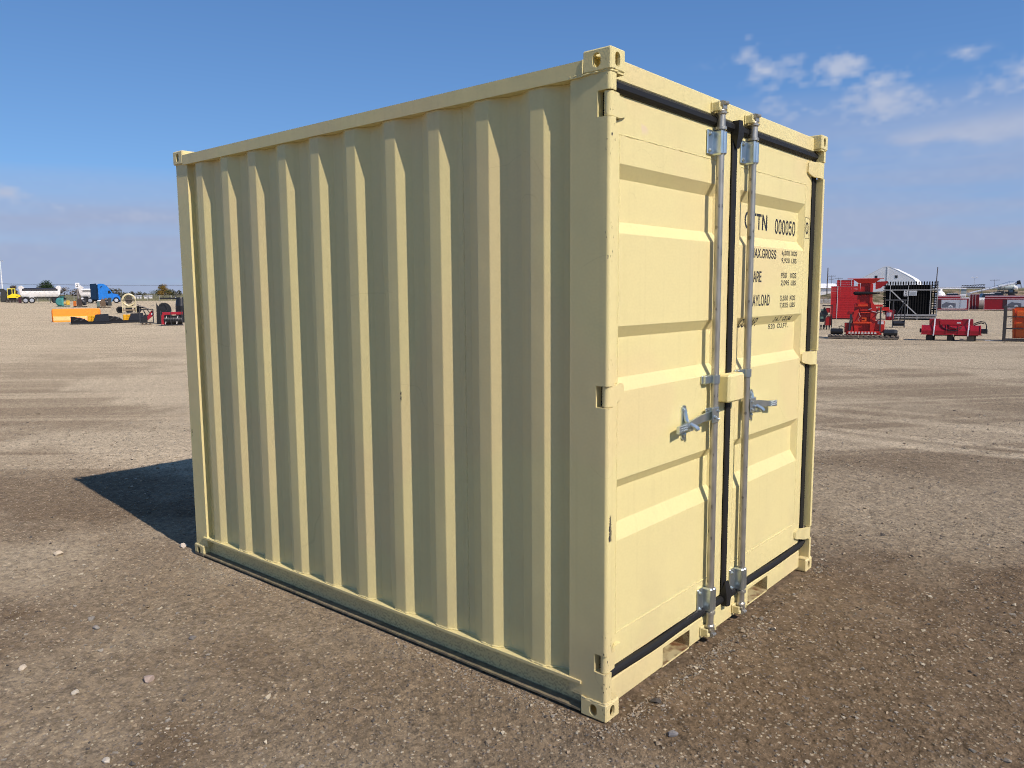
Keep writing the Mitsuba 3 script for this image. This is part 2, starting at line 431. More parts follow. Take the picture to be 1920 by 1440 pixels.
def scatter(n, lo, hi, size, xy=None):
    b = lo * (hi / lo) ** rng.random(n)
    a = rng.uniform(-1, 1, n) * (.78 * b + 1.2)
    xy = EYE[:2] + a[:, None] * YX + b[:, None] * YZ if xy is None else xy
    s = size(b, n)
    ok = ~((xy[:, 0] > -.015) & (xy[:, 0] < 2.17) & (xy[:, 1] > -.015) & (xy[:, 1] < 3.07))
    dens = meshkit.fbm(np.stack([xy[:, 0] * 1.1, xy[:, 1] * 1.1, 0 * b], -1), 3, 41)
    ok &= rng.random(n) < np.clip((dens - .28) * 3.2, .12, 1)
    xy, s = xy[ok], s[ok]
    z = relief(xy[:, 0], xy[:, 1])
    V, F, C, at = [], [], [], 0
    kind = rng.integers(0, len(STONES), len(s))
    col = stone_col(len(s))
    ang = rng.uniform(0, 2 * np.pi, len(s))
    for k, (v, f) in enumerate(STONES):
        i = np.nonzero(kind == k)[0]
        c_, s_ = np.cos(ang[i])[:, None], np.sin(ang[i])[:, None]
        vx, vy = v[None, :, 0] * c_ - v[None, :, 1] * s_, v[None, :, 0] * s_ + v[None, :, 1] * c_
        P = np.stack([vx, vy, np.broadcast_to(v[None, :, 2], vx.shape)], -1) * s[i][:, None, None]
        P[..., 0] += xy[i, 0][:, None]
        P[..., 1] += xy[i, 1][:, None]
        P[..., 2] += (z[i] + .22 * s[i])[:, None]
        V.append(P.reshape(-1, 3))
        F.append((f[None] + (np.arange(len(i)) * len(v))[:, None, None]).reshape(-1, 3) + at)
        C.append(np.repeat(col[i], len(v), 0))
        at += P.shape[0] * P.shape[1]
    return np.vstack(V), np.vstack(F), np.vstack(C)


a1 = scatter(105000, 1.2, 10.0, lambda b, n: np.clip(.0020 * np.exp(.6 * rng.normal(size=n)) * (1 + .16 * b), .0016, .017))
a2 = scatter(1900, 1.2, 30.0, lambda b, n: np.clip(.0068 * np.exp(.45 * rng.normal(size=n)) * (1 + .035 * b), .005, .04))
# grit drifted against the foot of the container
n3 = 5200
e_ = np.abs(rng.normal(size=n3)) * .055 + .018
s_ = rng.random(n3)
foot_xy = np.where((s_ < .62)[:, None], np.stack([-e_, rng.uniform(-.05, 3.1, n3)], 1), np.stack([rng.uniform(-.05, 2.25, n3), -e_], 1))
a3 = scatter(n3, 2.0, 4.0, lambda b, n: np.clip(.0036 * np.exp(.55 * rng.normal(size=n)), .002, .012), foot_xy)
V = np.vstack([a1[0], a2[0], a3[0]])
F = np.vstack([a1[1], a2[1] + len(a1[0]), a3[1] + len(a1[0]) + len(a2[0])])
C = np.vstack([a1[2], a2[2], a3[2]])
scene['gravel'] = mikit.ply(trimesh.Trimesh(V, F, process=False), 'matte', smooth=False, color=C)
tag('gravel', 'small pale and grey gravel scattered over the dirt', 'gravel', kind='stuff')
# ---------------------------------------------------------------- the container
CW, CL, CH = 2.157, 3.057, 2.44
BOX = thing('shipping_container', 'cream ten foot shipping container with corrugated side and double doors', 'shipping container')
DY, RD = .050, .030                     # door face set back from the castings, depth of the pressed panels
ZT, ZB = CH, 0.0


def slot(cx, cz, w, h, lo, hi, plane):
    """Oval prism (an elongated hole), long axis vertical."""
    t = np.linspace(0, 2 * np.pi, 25)[:-1]
    r = w / 2
    pts = [(cx + r * math.cos(a), cz + (h / 2 - r) * (1 if math.sin(a) >= 0 else -1) + r * math.sin(a)) for a in t]
    m = prism(pts, lo, hi, plane)
    mm = m3.Manifold(m3.Mesh(np.asarray(m.vertices, np.float32), np.asarray(m.faces, np.uint32)))
    return mm if mm.volume() > 0 else m3.Manifold(m3.Mesh(np.asarray(m.vertices, np.float32), np.asarray(m.faces[:, ::-1], np.uint32)))


def casting(x0, x1, y0, y1, z0, z1, top):
    m = rbox(x0, x1, y0, y1, z0, z1, .005)
    w = .011
    m -= mbox(x0 + w, x1 - w, y0 + w, y1 - w, z0 + w, z1 - w)
    xc, yc, zc = (x0 + x1) / 2, (y0 + y1) / 2, (z0 + z1) / 2
    h = min(.052, .64 * (z1 - z0))
    if xc < 1: m -= slot(yc, zc, .034, h, x0 - .01, x0 + .02, 'yz')
    else: m -= slot(yc, zc, .034, h, x1 - .02, x1 + .01, 'yz')
    if yc < 1: m -= slot(xc - .004, zc, .032, h, y0 - .01, y0 + .02, 'xz')
    else: m -= slot(xc, zc, .032, h, y1 - .02, y1 + .01, 'xz')
    if top: m -= slot(xc, yc, .036, .06, z1 - .02, z1 + .01, 'xy')
    return m


HT, HB = .077, .070
cx, cy = .092, .118
for (x0, x1) in ((0, cx), (CW - cx, CW)):
    for (y0, y1) in ((0, cy), (CL - cy + .01, CL)):
        part(BOX, 'corner_casting', casting(x0, x1, y0, y1, CH - HT, CH, True), 'cream')
        part(BOX, 'corner_casting', casting(x0, x1, y0, y1, 0, HB, False), 'cream')


def mirror_x(m):
    return m.mirror([1, 0, 0]).translate([CW, 0, 0]) if hasattr(m, 'mirror') else trimesh.Trimesh(np.array(m.vertices) * [-1, 1, 1] + [CW, 0, 0], np.array(m.faces)[:, ::-1], process=False)


# front posts: folded plate with a rounded outer corner, pocketed for the hinges
def arc(cx_, cy_, r, a0, a1, n=6):
    return [(cx_ + r * math.cos(a), cy_ + r * math.sin(a)) for a in np.linspace(a0, a1, n)]


o = .0045
outer = [(o + .007, .178), (o + .007, .172)] + arc(o + .014, o + .014, .014, math.pi, 1.5 * math.pi) + [(.042, o), (.042, .072), (.0355, .072), (.0355, o + .007)] + arc(o + .014, o + .014, .0075, 1.5 * math.pi, math.pi) + [(o + .014, .171), (.06, .171), (.06, .178)]
HZ = ((2.211, 2.300), (1.193, 1.272), (.186, .258))


def front_post():
    cs = m3.CrossSection([np.asarray(outer)], m3.FillRule.NonZero)
    m = m3.Manifold.extrude(cs, CH - HT - HB).translate([0, 0, HB])
    if m.volume() < 0: raise ValueError
    for z0, z1 in HZ:
        m -= mbox(-.02, .032, -.02, .058, z0, z1)
        m -= mbox(.02, .06, -.02, .058, z0, z1)
    # the pocket's lining
    for z0, z1 in HZ:
        m += mbox(.0115, .0425, .0585, .0625, z0 - .004, z1 + .004)
        m += mbox(.0095, .044, .006, .0585, z0 - .004, z0) + mbox(.0095, .044, .006, .0585, z1, z1 + .004)
    return m


fp = front_post()
part(BOX, 'corner_post', fp, 'cream', smooth=35)
part(BOX, 'corner_post', mirror_x(fp), 'cream', smooth=35)
rp = mbox(.010, .017, 2.915, CL - .014, HB, CH - HT) + mbox(.010, .055, 2.915, 2.922, HB, CH - HT) + mbox(.010, .12, CL - .021, CL - .014, HB, CH - HT)
part(BOX, 'corner_post', rp, 'cream')
part(BOX, 'corner_post', mirror_x(rp), 'cream')

# weld beads: thin uneven tubes
def bead(pts, r=.0028, seed=0):
    pts = np.asarray(pts, float)
    seg = np.linalg.norm(np.diff(pts, axis=0), axis=1)
    s = np.concatenate([[0], np.cumsum(seg)])
    n = max(3, int(s[-1] / .012))
    t = np.linspace(0, s[-1], n)
    P = np.stack([np.interp(t, s, pts[:, k]) for k in range(3)], 1)
    rg = np.random.default_rng(seed)
    P += rg.normal(size=P.shape) * r * .28
    return path_tube(P, r * rg.uniform(.55, 1.35, n), 6)


for x_, sgn in ((0, 1), (CW, -1)):
    for z in (CH - HT - .001, HB + .001):
        part(BOX, 'weld_bead', bead([(x_ + sgn * .0035, .176 if z > 1 else .118, z), (x_ + sgn * .0035, .012, z), (x_ + sgn * .012, .0035, z), (x_ + sgn * .044, .0035, z)], .0032, int(z * 10) + 3), 'cream')
    part(BOX, 'weld_bead', bead([(x_ + sgn * .0012, cy, CH - HT + .002), (x_ + sgn * .0012, cy, 2.411)], .0034, 31), 'cream')

# corrugated sides
PITCH_Y, FLAT, SLOPE = .27275, .067, .069
EX, RX = .012, .036


def wall_profile():
    pts = [(EX + RX, .165)]
    for k in range(10):
        y = .299 + PITCH_Y * k
        pts += [(EX + RX, y - SLOPE), (EX, y), (EX, y + FLAT), (EX + RX, y + FLAT + SLOPE)]
    pts += [(EX + RX, 2.93)]
    return pts


wp = wall_profile()
th = .0025


def soften(pts, r=.0045, n=3):
    out = [pts[0]]
    for a, b, d_ in zip(pts[:-2], pts[1:-1], pts[2:]):
        a, b, d_ = map(np.asarray, (a, b, d_))
        p0 = b + (a - b) / np.linalg.norm(a - b) * r
        p1 = b + (d_ - b) / np.linalg.norm(d_ - b) * r
        out += [tuple((1 - s) ** 2 * p0 + 2 * s * (1 - s) * b + s * s * p1) for s in np.linspace(0, 1, n)]
    return out + [pts[-1]]


wp = soften(wp)
poly = wp + [(x + th, y) for x, y in wp[::-1]]
cs = m3.CrossSection([np.asarray(poly)], m3.FillRule.NonZero)
wall = m3.Manifold.extrude(cs, 2.362 - .129).translate([0, 0, .129])
part(BOX, 'side_wall', wall, 'cream', smooth=30)
part(BOX, 'side_wall', mirror_x(wall), 'cream', smooth=30)
seams = [bead([(x - .001, y, .1315) for x, y in wp], .0034, 3), bead([(x - .001, y, 2.3535) for x, y in wp], .002, 4)]
yw = .299 + PITCH_Y * 2 - SLOPE - .030
seams += [bead([(EX + RX - .0005, yw, .135), (EX + RX - .0005, yw, 2.35)], .0013, 5)]
part(BOX, 'weld_bead', join(seams), 'cream')
# rails
tr = mbox(.001, .06, cy + .0005, CL - cy + .0095, 2.356, 2.4115)
part(BOX, 'top_side_rail', tr, 'cream')
part(BOX, 'top_side_rail', mirror_x(tr), 'cream')
br = mbox(.0015, .085, .1195, CL - .109, .1175, .129) + mbox(.045, .052, .1195, CL - .109, .014, .1175) + mbox(.001, .052, .1195, CL - .109, .010, .018)
part(BOX, 'bottom_side_rail', br, 'cream')
part(BOX, 'bottom_side_rail', mirror_x(br), 'cream')
part(BOX, 'roof', mbox(.05, CW - .05, .10, CL - .05, 2.392, 2.398) + mbox(cx, .13, .09, .15, 2.40, 2.437), 'cream')
part(BOX, 'floor', mbox(.055, CW - .055, .10, CL - .05, .105, .127), 'cream')
ew = mbox(.05, CW - .05, CL - .05, CL - .044, .1, 2.40)
part(BOX, 'end_wall', ew, 'cream')
part(BOX, 'end_rail', mbox(cx + .001, CW - cx - .001, CL - .055, CL - .002, 2.352, 2.42) + mbox(cx + .001, CW - cx - .001, CL - .055, CL - .002, .018, .129), 'cream')

# header and sill
hd = rbox(.0935, CW - .0935, .042, .112, 2.352, 2.426, .004)
hdr = part(BOX, 'door_header', hd, 'cream')
plates = [mbox(.0445, cx - .002, .004, .05, CH - HT - .006, CH - HT - .0005), mirror_x(mbox(.0445, cx - .002, .004, .05, CH - HT - .006, CH - HT - .0005)),
          mbox(.0445, .0925, .004, .05, HB + .0005, HB + .006), mirror_x(mbox(.0445, .0925, .004, .05, HB + .0005, HB + .006))]
part(BOX, 'corner_plate', join(plates[0]), 'cream'); part(BOX, 'corner_plate', join(plates[1]), 'cream'); part(BOX, 'corner_plate', join(plates[2]), 'cream'); part(BOX, 'corner_plate', join(plates[3]), 'cream')
FORK = ((.497, .737), (1.358, 1.608))
sl = rbox(.0935, CW - .0935, .042, .13, .020, .122, .004)
for x0, x1 in FORK:
    sl -= mbox(x0, x1, 0, .2, .014, .104)
    sl += mbox(x0, x1, .043, .129, .0165, .0215)
sill = part(BOX, 'door_sill', sl, 'cream')
for x0, x1 in FORK:
    w = mbox(x0 - .004, x1 + .004, .0445, 1.2, .0225, .108) - mbox(x0, x1, .03, 1.19, .0265, .104)
    part(sill, 'fork_pocket', w, 'rusty_cream')

# ---- doors
Z_DOOR = (.168, 2.308)
REC = [(2.070, 2.022, 1.866, 1.821), (1.482, 1.438, 1.285, 1.236), (.901, .860, .724, .662)]
DOORS = [dict(x0=.088, x1=1.052, p0=.137, p1=.965), dict(x0=1.094, x1=2.074, p0=1.163, p1=1.985)]


def door_surface(d, x, z):
    """y of the door's outer face."""
    x, z = np.asarray(x, float), np.asarray(z, float)
    dep = np.zeros(np.broadcast(x, z).shape)
    for zt, zit, zib, zb in REC:
        fz = np.minimum((zt - z) / (zt - zit), (z - zb) / (zib - zb))
        fx = np.minimum((x - d['p0']) / .020, (d['p1'] - x) / .020)
        dep = np.maximum(dep, np.clip(np.minimum(fz, fx), 0, 1) * RD)
    return DY + dep


def bolt(x, y, z, r=.010):
    return [cyl((x, y, z), (x, y - .004, z), r, r, 10), lathe([(0, r * .75), (.004, r * .7), (.006, r * .35), (.0065, .0005)], (x, y - .003, z), (0, -1, 0), 10)]


ROD_Y = .018
RODS = (.882, 1.217)
for di, d in enumerate(DOORS):
    dk = free(f'{BOX}__door')
    slab = mbox(d['x0'], d['x1'], DY, DY + .045, *Z_DOOR)
    for zt, zit, zib, zb in REC:
        e = 1e-3
        s0, s1 = .020, RD
        pts = []
        for y, k in ((DY - .004, -.004 / RD), (DY + RD, 1.0)):
            xa, xb = d['p0'] + .020 * k, d['p1'] - .020 * k
            za, zc = zb + (zib - zb) * k, zt - (zt - zit) * k
            pts += [(xa, y, za), (xb, y, za), (xa, y, zc), (xb, y, zc)]
        slab -= hull(pts)
    scene[dk] = mikit.ply(man(slab), 'cream', smooth=False)
    # seam of the panel sheet in its frame
    s = [bead([(d['p0'], DY, 2.172), (d['p1'], DY, 2.172)], .0022, 7 + di), bead([(d['p0'], DY, .296), (d['p1'], DY, .296)], .0026, 9 + di),
         bead([(d['p1'] + .001, DY, .296), (d['p1'] + .001, DY, 2.172)], .0012, 11 + di), bead([(d['p0'] - .001, DY, .296), (d['p0'] - .001, DY, 2.172)], .0012, 13 + di)]
    part(dk, 'weld_bead', join(s), 'cream')
    # gaskets
    x0, x1 = d['x0'], d['x1']
    gx0, gx1 = (.046, 1.060) if di == 0 else (1.086, 2.112)

    def strip(xa, xb, z0, z1, y0, y1):
        return rbox(xa, xb, y0, y1, z0, z1, .007)
    part(dk, 'gasket', join(rbox(gx0, gx1, .030, .085, 2.309, 2.3515, .012)), 'rubber', label='black rubber seal above the door')
    # lower seal: a hollow tube that sags a little
    t = np.linspace(gx0 + .004, gx1 - .002, 40)
    zz = .146 + .0035 * np.sin(t * 9 + di) + np.where(di == 1, .02 * np.exp(-(gx1 - t) / .03), 0)
    part(dk, 'gasket', path_tube(np.stack([t, .050 - .006 * np.sin(t * 5) ** 2, zz], 1), .0195, 12), 'rubber', label='black tubular rubber seal below the door')
    hx = (.0435, .0865) if di == 0 else (2.0755, 2.1135)
    lap = (.0445, .093) if di == 0 else (2.0685, 2.1140)
    part(dk, 'gasket', rbox(hx[0], hx[1], .0497, .075, .17, 2.309, .002) + rbox(lap[0], lap[1], .040, .0497, .17, 2.309, .004), 'rubber')
    # hinges
    for z0, z1 in HZ:
        zc = (z0 + z1) / 2
        kx = .0265
        knuckle = cyl((kx, .024, z0 + .003), (kx, .024, z1 - .003), .0165, None, 18)
        hw = z1 - z0 - .006
        blade = prism([(.026, zc - hw / 2), (.085, zc - hw / 2), (.150, zc - hw * .30), (.166, zc - hw * .2), (.166, zc + hw * .36), (.150, zc + hw * .5), (.026, zc + hw * .5)], 0, .011, 'xz')
        v = np.array(blade.vertices)
        v[:, 1] += np.interp(v[:, 0], [.026, .075, .11, .166], [.0095, .014, .034, .0395])
        blade = trimesh.Trimesh(v, blade.faces, process=False)
        # subdivide across the bend
        bm = []
        xs = [.026, .075, .11, .166]
        outl = lambda x: (np.interp(x, [.026, .085, .15, .166], [-.5, -.5, -.3, -.2]) * hw + zc, np.interp(x, [.026, .15, .166], [.5, .5, .36]) * hw + zc)
        yy = lambda x: np.interp(x, xs, [.0085, .013, .034, .0395])
        cuts = [.026, .05, .075, .085, .11, .15, .166]
        for xa, xb in zip(cuts[:-1], cuts[1:]):
            pts = []
            for x in (xa, xb):
                lo, hi = outl(x)
                for z in (lo, hi):
                    pts += [(x, yy(x), z), (x, yy(x) + .0112, z)]
            bm.append(hull(pts))
        h = bm[0]
        for b_ in bm[1:]:
            h = h + b_
        hm = join(h, knuckle, bead([(.12, .0465, zc - hw * .42), (.165, .049, zc - hw * .26), (.168, .049, zc + hw * .38), (.12, .047, zc + hw * .52)], .0035, int(zc * 10)))
        if di == 1: hm = mirror_x(hm)
        part(dk, 'hinge', hm, 'cream', smooth=35)
    # lock rod with its guides, cams and handle: a part of the door
    rx = RODS[di]
    side = -1 if di == 0 else 1
    part(dk, 'lock_rod', cyl((rx, ROD_Y, .10), (rx, ROD_Y, 2.335), .0168, None, 24), 'galvanised', label='galvanised vertical lock rod')
    for z0, z1 in ((2.186, 2.290), (.152, .264)):
        sl_ = [man(rbox(rx - .004, rx + .022, ROD_Y - .0225, DY, z0, z1, .008)), man(rbox(rx - .024, rx - .003, ROD_Y - .019, DY, z0, z1, .006)),
               man(rbox(rx - .072, rx - .020, DY - .009, DY - .0005, z0, z1, .004))]
        sl_ += [m for zz in (z0 + .018, z1 - .018) for m in bolt(rx - .056, DY - .009, zz, .0095)]
        part(dk, 'rod_guide', join(sl_), 'zinc', label='bright zinc guide plate clamping the lock rod')
    zc0, zc1 = 1.203, 1.240
    part(dk, 'rod_clamp', join(lathe([(0, .0215), (.037, .0215)], (rx, ROD_Y, zc0), n=24), rbox(rx - .072, rx, ROD_Y + .006, DY - .0005, zc0, zc1, .004), rbox(rx - .078, rx - .042, DY - .012, DY - .0005, zc0, zc1, .004), *bolt(rx - .062, DY - .012, (zc0 + zc1) / 2, .010)), 'zinc')
    # cam ends and keepers, top and bottom
    for top in (1, -1):
        zb_ = 2.292 if top == 1 else .150
        zz = lambda h: zb_ + top * h
        cam = lathe([(0, .0245), (.011, .0245), (.0125, .0185), (.060, .0175), (.066, .022), (.074, .0225), (.080, .016), (.092, .012)], (rx, ROD_Y - .001, zb_), (0, 0, top), 22)
        z_a, z_b = sorted((zz(.086), zz(.118)))
        head = hull([(rx + sx * .020 + .004, ROD_Y + sy * .013 - .003, z) for sx in (-1, 1) for sy in (-1, 1) for z in (z_a, z_b)] + [(rx + .034, ROD_Y - .004, (z_a + z_b) / 2)])
        lug = cyl((rx - .012, ROD_Y - .018, zz(.108)), (rx + .022, ROD_Y - .018, zz(.112)), .0085, None, 12)
        part(dk, 'cam', join(cam, head, lug), 'galvanised', smooth=30)
        kz0, kz1 = sorted((zz(.070), zz(.108)))
        kp = [rbox(rx - .052, rx + .048, .033, .0415, kz0 - .004, kz1 + .004, .004), rbox(rx - .050, rx - .030, -.002, .040, kz0, kz0 + .018, .004), rbox(rx - .050, rx - .040, .002, .040, kz0, kz1, .003), rbox(rx + .032, rx + .046, .004, .040, kz0 + .004, kz1, .004)]
        part(hdr if top == 1 else sill, 'cam_keeper', join(*kp), 'cream')
    # handle: hub plates on the rod, a flat bar, knurled grip
    zh = 1.066
    hub = [rbox(min(rx, rx + side * .062), max(rx, rx + side * .062), ROD_Y - .0235, ROD_Y - .0185, zh - .034, zh + .034, .004),
           rbox(min(rx + side * .018, rx + side * .060), max(rx + side * .018, rx + side * .060), ROD_Y + .010, ROD_Y + .0155, zh - .030, zh + .030, .004),
           rbox(min(rx + side * .016, rx + side * .022), max(rx + side * .016, rx + side * .022), ROD_Y - .02, ROD_Y + .014, zh - .03, zh + .03, .001)]
    hub += bolt(rx + side * .042, ROD_Y - .0235, zh - .008, .0075) + bolt(rx + side * .014, ROD_Y - .0235, zh + .016, .006) + bolt(rx + side * .014, ROD_Y - .0235, zh - .02, .006)
    part(dk, 'handle_hub', join(hub), 'zinc')

    def P(t, y, z):
        return (rx + side * t, y, z)
    bar = []
    seq = [(.03, .016, zh, .016), (.13, .016, zh - .006, .017), (.225, .015, zh - .017, .015), (.255, .014, zh - .020, .011), (.275, .014, zh - .022, .013)]
    for (t0, y0, z0, hw0), (t1, y1, z1, hw1) in zip(seq[:-1], seq[1:]):
        bar.append(hull([P(t, y + dy_, z + s * h) for t, y, z, h in ((t0, y0, z0, hw0), (t1, y1, z1, hw1)) for s in (-1, 1) for dy_ in (-.005, .005)]))
    grip = hull([P(t, y + dy_, z + s * .0145) for t, y, z in ((.270, .014, zh - .0225), (.345, .010, zh - .028)) for s in (-1, 1) for dy_ in (-.007, .007)])
    knobs = [man(rbox(rx + side * t - .004, rx + side * t + .004, .001, .008, zh - .024 + dz - .0035, zh - .024 + dz + .0035, .002)) for t in np.arange(.278, .342, .0125) for dz in (-.009, .001, .010)]
    part(dk, 'handle', join(bar, grip, knobs), 'zinc', label='short steel lock handle pointing away from the lock rod')
    # retainer on the door with its catch
    tx = .232 if di == 0 else .118
    rt = [man(hull([P(tx + .019 * math.cos(a), y, zz_ + .019 * math.sin(a)) for a in np.linspace(0, 2 * np.pi, 13)[:-1] for y in (DY - .007, DY - .0005) for zz_ in (zh - .068, zh + .044)]))]
    rt += [m for zz_ in (zh - .064, zh + .040) for m in bolt(rx + side * tx, DY - .007, zz_, .0125)]
    rt += [hull([P(tx + s * .019, y, z) for s in (-1, 1) for y, z in ((DY - .004, zh - .05), (.010, zh - .046), (.010, zh - .034), (DY - .004, zh - .030))])]
    part(dk, 'handle_retainer', join(rt), 'zinc')
    sg = 1 if di == 1 else -1       # the catch runs to the right on both doors
    hook = path_tube([(rx + side * tx + dx, y, zh + dz) for dx, y, dz in ((0, DY - .008, .042), (0, .040, .026), (.0, .036, .008), (.0, .031, -.004), (.001, .022, -.013), (.005, .010, -.020), (.010, .000, -.026), (.016, -.008, -.034), (.019, -.012, -.042))], [.010, .0105, .0105, .0105, .0105, .010, .0105, .012, .011], 10)
    part(dk, 'catch', hook, 'zinc')
    d['key'] = dk

# the overlap seal between the doors, with its spread ends
mg = [rbox(1.0505, 1.0945, .036, .0497, .155, 2.33, .005)]
for z, s in ((2.300, 1), (.175, -1)):
    mg.append(hull([(1.057, .027, z - s * .06), (1.089, .027, z - s * .06), (1.045, .012, z), (1.103, .012, z), (1.050, .012, z + s * .058), (1.085, .012, z + s * .062), (1.045, .045, z), (1.103, .045, z), (1.05, .045, z + s * .058), (1.085, .045, z + s * .062)]))
part(DOORS[1]['key'], 'gasket', join(mg), 'rubber', label='black overlap seal between the two doors')

# lock box
lb = rbox(.966, 1.128, -.012, DY - .0005, 1.104, 1.233, .009) - mbox(.972, 1.122, -.004, DY - .004, 1.09, 1.226)
cover = rbox(1.024, 1.1285, -.0145, -.0115, 1.128, 1.224, .0012)
lbk = part(DOORS[1]['key'], 'lock_box', join(lb), 'cream', label='hollow cream lock box covering the door gap')

# lettering
def text(s, x0, x1, z0, z1, name='lettering', d=DOORS[1], bold=False):
    m = meshkit.text_mesh(s, z1 - z0, .0006, bold)
    v = np.array(m.vertices)
    v[:, 0] = (v[:, 0] - v[:, 0].min()) / np.ptp(v[:, 0]) * (x1 - x0) + x0
    base = meshkit.text_mesh(s.replace(',', '').replace('.', ''), z1 - z0, .0006, bold).bounds
    v[:, 1] = (v[:, 1] - base[0][1]) / (base[1][1] - base[0][1]) * (z1 - z0) + z0
    v2, f2 = trimesh.remesh.subdivide_to_size(v, np.array(m.faces), .02, max_iter=12)
    y = door_surface(d, v2[:, 0], v2[:, 1]) - .0002 - v2[:, 2]
    part(d['key'], name, trimesh.Trimesh(np.stack([v2[:, 0], y, v2[:, 1]], 1), f2, process=False), 'ink', smooth=False, label=f'black stencilled lettering reading {s}')


text('CTTN', 1.285, 1.553, 1.905, 1.984, bold=True)
text('000050', 1.654, 1.930, 1.897, 1.974, bold=True)
text('0', 2.002, 2.044, 1.912, 1.976, bold=True)
for a in (((1.991, 2.057, 1.888, 1.8905)), ((1.991, 2.057, 1.9985, 2.001)), ((1.991, 1.9935, 1.8905, 1.9985)), ((2.0545, 2.057, 1.8905, 1.9985))):
    part(DOORS[1]['key'], 'lettering_frame', mbox(a[0], a[1], DY - .0008, DY + .0004, a[2], a[3]), 'ink', smooth=False)
text('MAX.GROSS', 1.298, 1.607, 1.766, 1.812, bold=True)
text('4,500  KGS', 1.680, 1.890, 1.788, 1.813, bold=True)
text('9,920  LBS', 1.680, 1.887, 1.750, 1.775, bold=True)
text('TARE', 1.300, 1.430, 1.649, 1.703, bold=True)
text('950    KGS', 1.680, 1.890, 1.672, 1.700, bold=True)
text('2,095  LBS', 1.682, 1.888, 1.634, 1.661, bold=True)
text('PAYLOAD', 1.303, 1.541, 1.533, 1.589, bold=True)
text('3,550  KGS', 1.676, 1.886, 1.555, 1.582, bold=True)
text('7,825  LBS', 1.676, 1.884, 1.519, 1.545, bold=True)
text('CU.CAP.', 1.232, 1.440, 1.432, 1.476, bold=True)
text('14.7  CU.M.', 1.640, 1.880, 1.449, 1.473, bold=True)
text('520  CU.FT.', 1.605, 1.872, 1.411, 1.436, bold=True)
# ---------------------------------------------------------------- the yard beyond: goods, vehicles, buildings, trees
RED, DKRED, CRIMSON, ORANGE, YELLOW = (.46, .018, .012), (.22, .010, .010), (.30, .008, .018), (.62, .075, .012), (.75, .52, .01)
BLACK, DKGREY, GREY, LTGREY, WHITE = (.012, .012, .014), (.045, .045, .048), (.22, .22, .22), (.48, .48, .47), (.78, .78, .76)
BLUE, TEAL, CREAM, WOOD, RUST, GREENISH = (.012, .17, .56), (.05, .22, .20), (.62, .54, .32), (.20, .155, .11), (.16, .07, .03), (.06, .075, .04)


class Thing:
    """A thing standing in the yard. Its own axes: x along the rows, y away from the container, z up; u metres to a unit."""

    def __init__(self, name, label, cat, a, b, u=1.0, turn=0.0, group=None, z=0.0, square=True):
        # goods stand square to the lane they are seen from; turn is measured from that
        self.key = thing(name, label, cat, group)
        th = math.atan2(a, b) if square else 0.0
        self.at, self.u, self.rot = yard(a, b), u, turn - th - YAW
        self.z = z
        self.sx = math.cos(th) if square else 1.0       # breadth as measured square to the lane

    def put(self, name, mesh, col, bsdf='paint', parent=None, smooth=25, label=None, jitter=.12):
        m = mesh if not isinstance(mesh, (list, tuple)) else join(*mesh)
        m = xf(m, np.diag([self.sx, 1, 1]), (self.at[0], self.at[1], self.z), self.rot, self.u)
        key = free(f'{parent or self.key}__{name}')
        if bsdf in ('paint', 'matte', 'steel'):
            dab(key, m, col, bsdf, smooth, jitter, self.u * 10)
        else:
            scene[key] = mikit.ply(man(m), bsdf, smooth=smooth)
        if label: tag(key, label)
        return key


def B(x0, x1, y0, y1, z0, z1, r=0.0):
    return rbox(x0, x1, y0, y1, z0, z1, r) if r else mbox(x0, x1, y0, y1, z0, z1)


def bar(p0, p1, r, n=8):
    return cyl(p0, p1, r, None, n)


def wheel(t, x, y, r, w, hub=LTGREY, name='wheel', z=None):
    """A tyre with its rim, axle along y."""
    z = r if z is None else z
    fit = lambda m: trimesh.Trimesh(np.array(m.vertices) * [1 / t.sx, 1, 1] + [x - x / t.sx, 0, 0], m.faces, process=False)
    k = t.put(name, fit(lathe([(0, r * .86), (w * .12, r), (w * .88, r), (w, r * .86)], (x, y, z), (0, 1, 0), 22)), (.02, .02, .021), 'matte')
    t.put('rim', fit(lathe([(-.02 * w, r * .30), (.0, r * .62), (.03 * w, r * .62)], (x, y - .02 * w, z), (0, 1, 0), 18)), hub, 'steel', k)
    return k


def pallet(t, x0, x1, y0, y1, h=.14, col=WOOD, boards=6):
    k = None
    for i in range(3):
        yy = y0 + (y1 - y0) * i / 2 * .9
        t.put('pallet_bearer', B(x0, x1, yy, yy + (y1 - y0) * .1, 0, h * .78), col, 'matte')
    for i in range(boards):
        xa = x0 + (x1 - x0) * i / boards
        t.put('pallet_board', B(xa, xa + (x1 - x0) / boards * .78, y0 - .01, y1 + .01, h * .78, h), tuple(c * (.8 + .4 * ((i * 37) % 10) / 10) for c in col), 'matte')


# ---- left: orange barrier and the two brush cutter decks
t = Thing('barrier', 'orange moulded traffic barrier behind the flat black cutter decks', 'barrier', -26.11, 47.3, turn=.10)
prof = [(-.31, 0), (.31, 0), (.30, .09), (.175, .33), (.12, .38), (.095, .74), (.07, .775), (-.07, .775), (-.095, .74), (-.12, .38), (-.175, .33), (-.30, .09)]
m = man(prism(prof, -1.42, 1.42, 'yz'))
t.put('body', m, (.82, .27, .015), 'paint', smooth=20, jitter=.05)
for x in (-1.42, 1.36):
    t.put('end_lug', B(x - .05 if x < 0 else x + .01, x + .03 if x < 0 else x + .12, -.06, .06, .02, .70, .015), (.62, .16, .01))


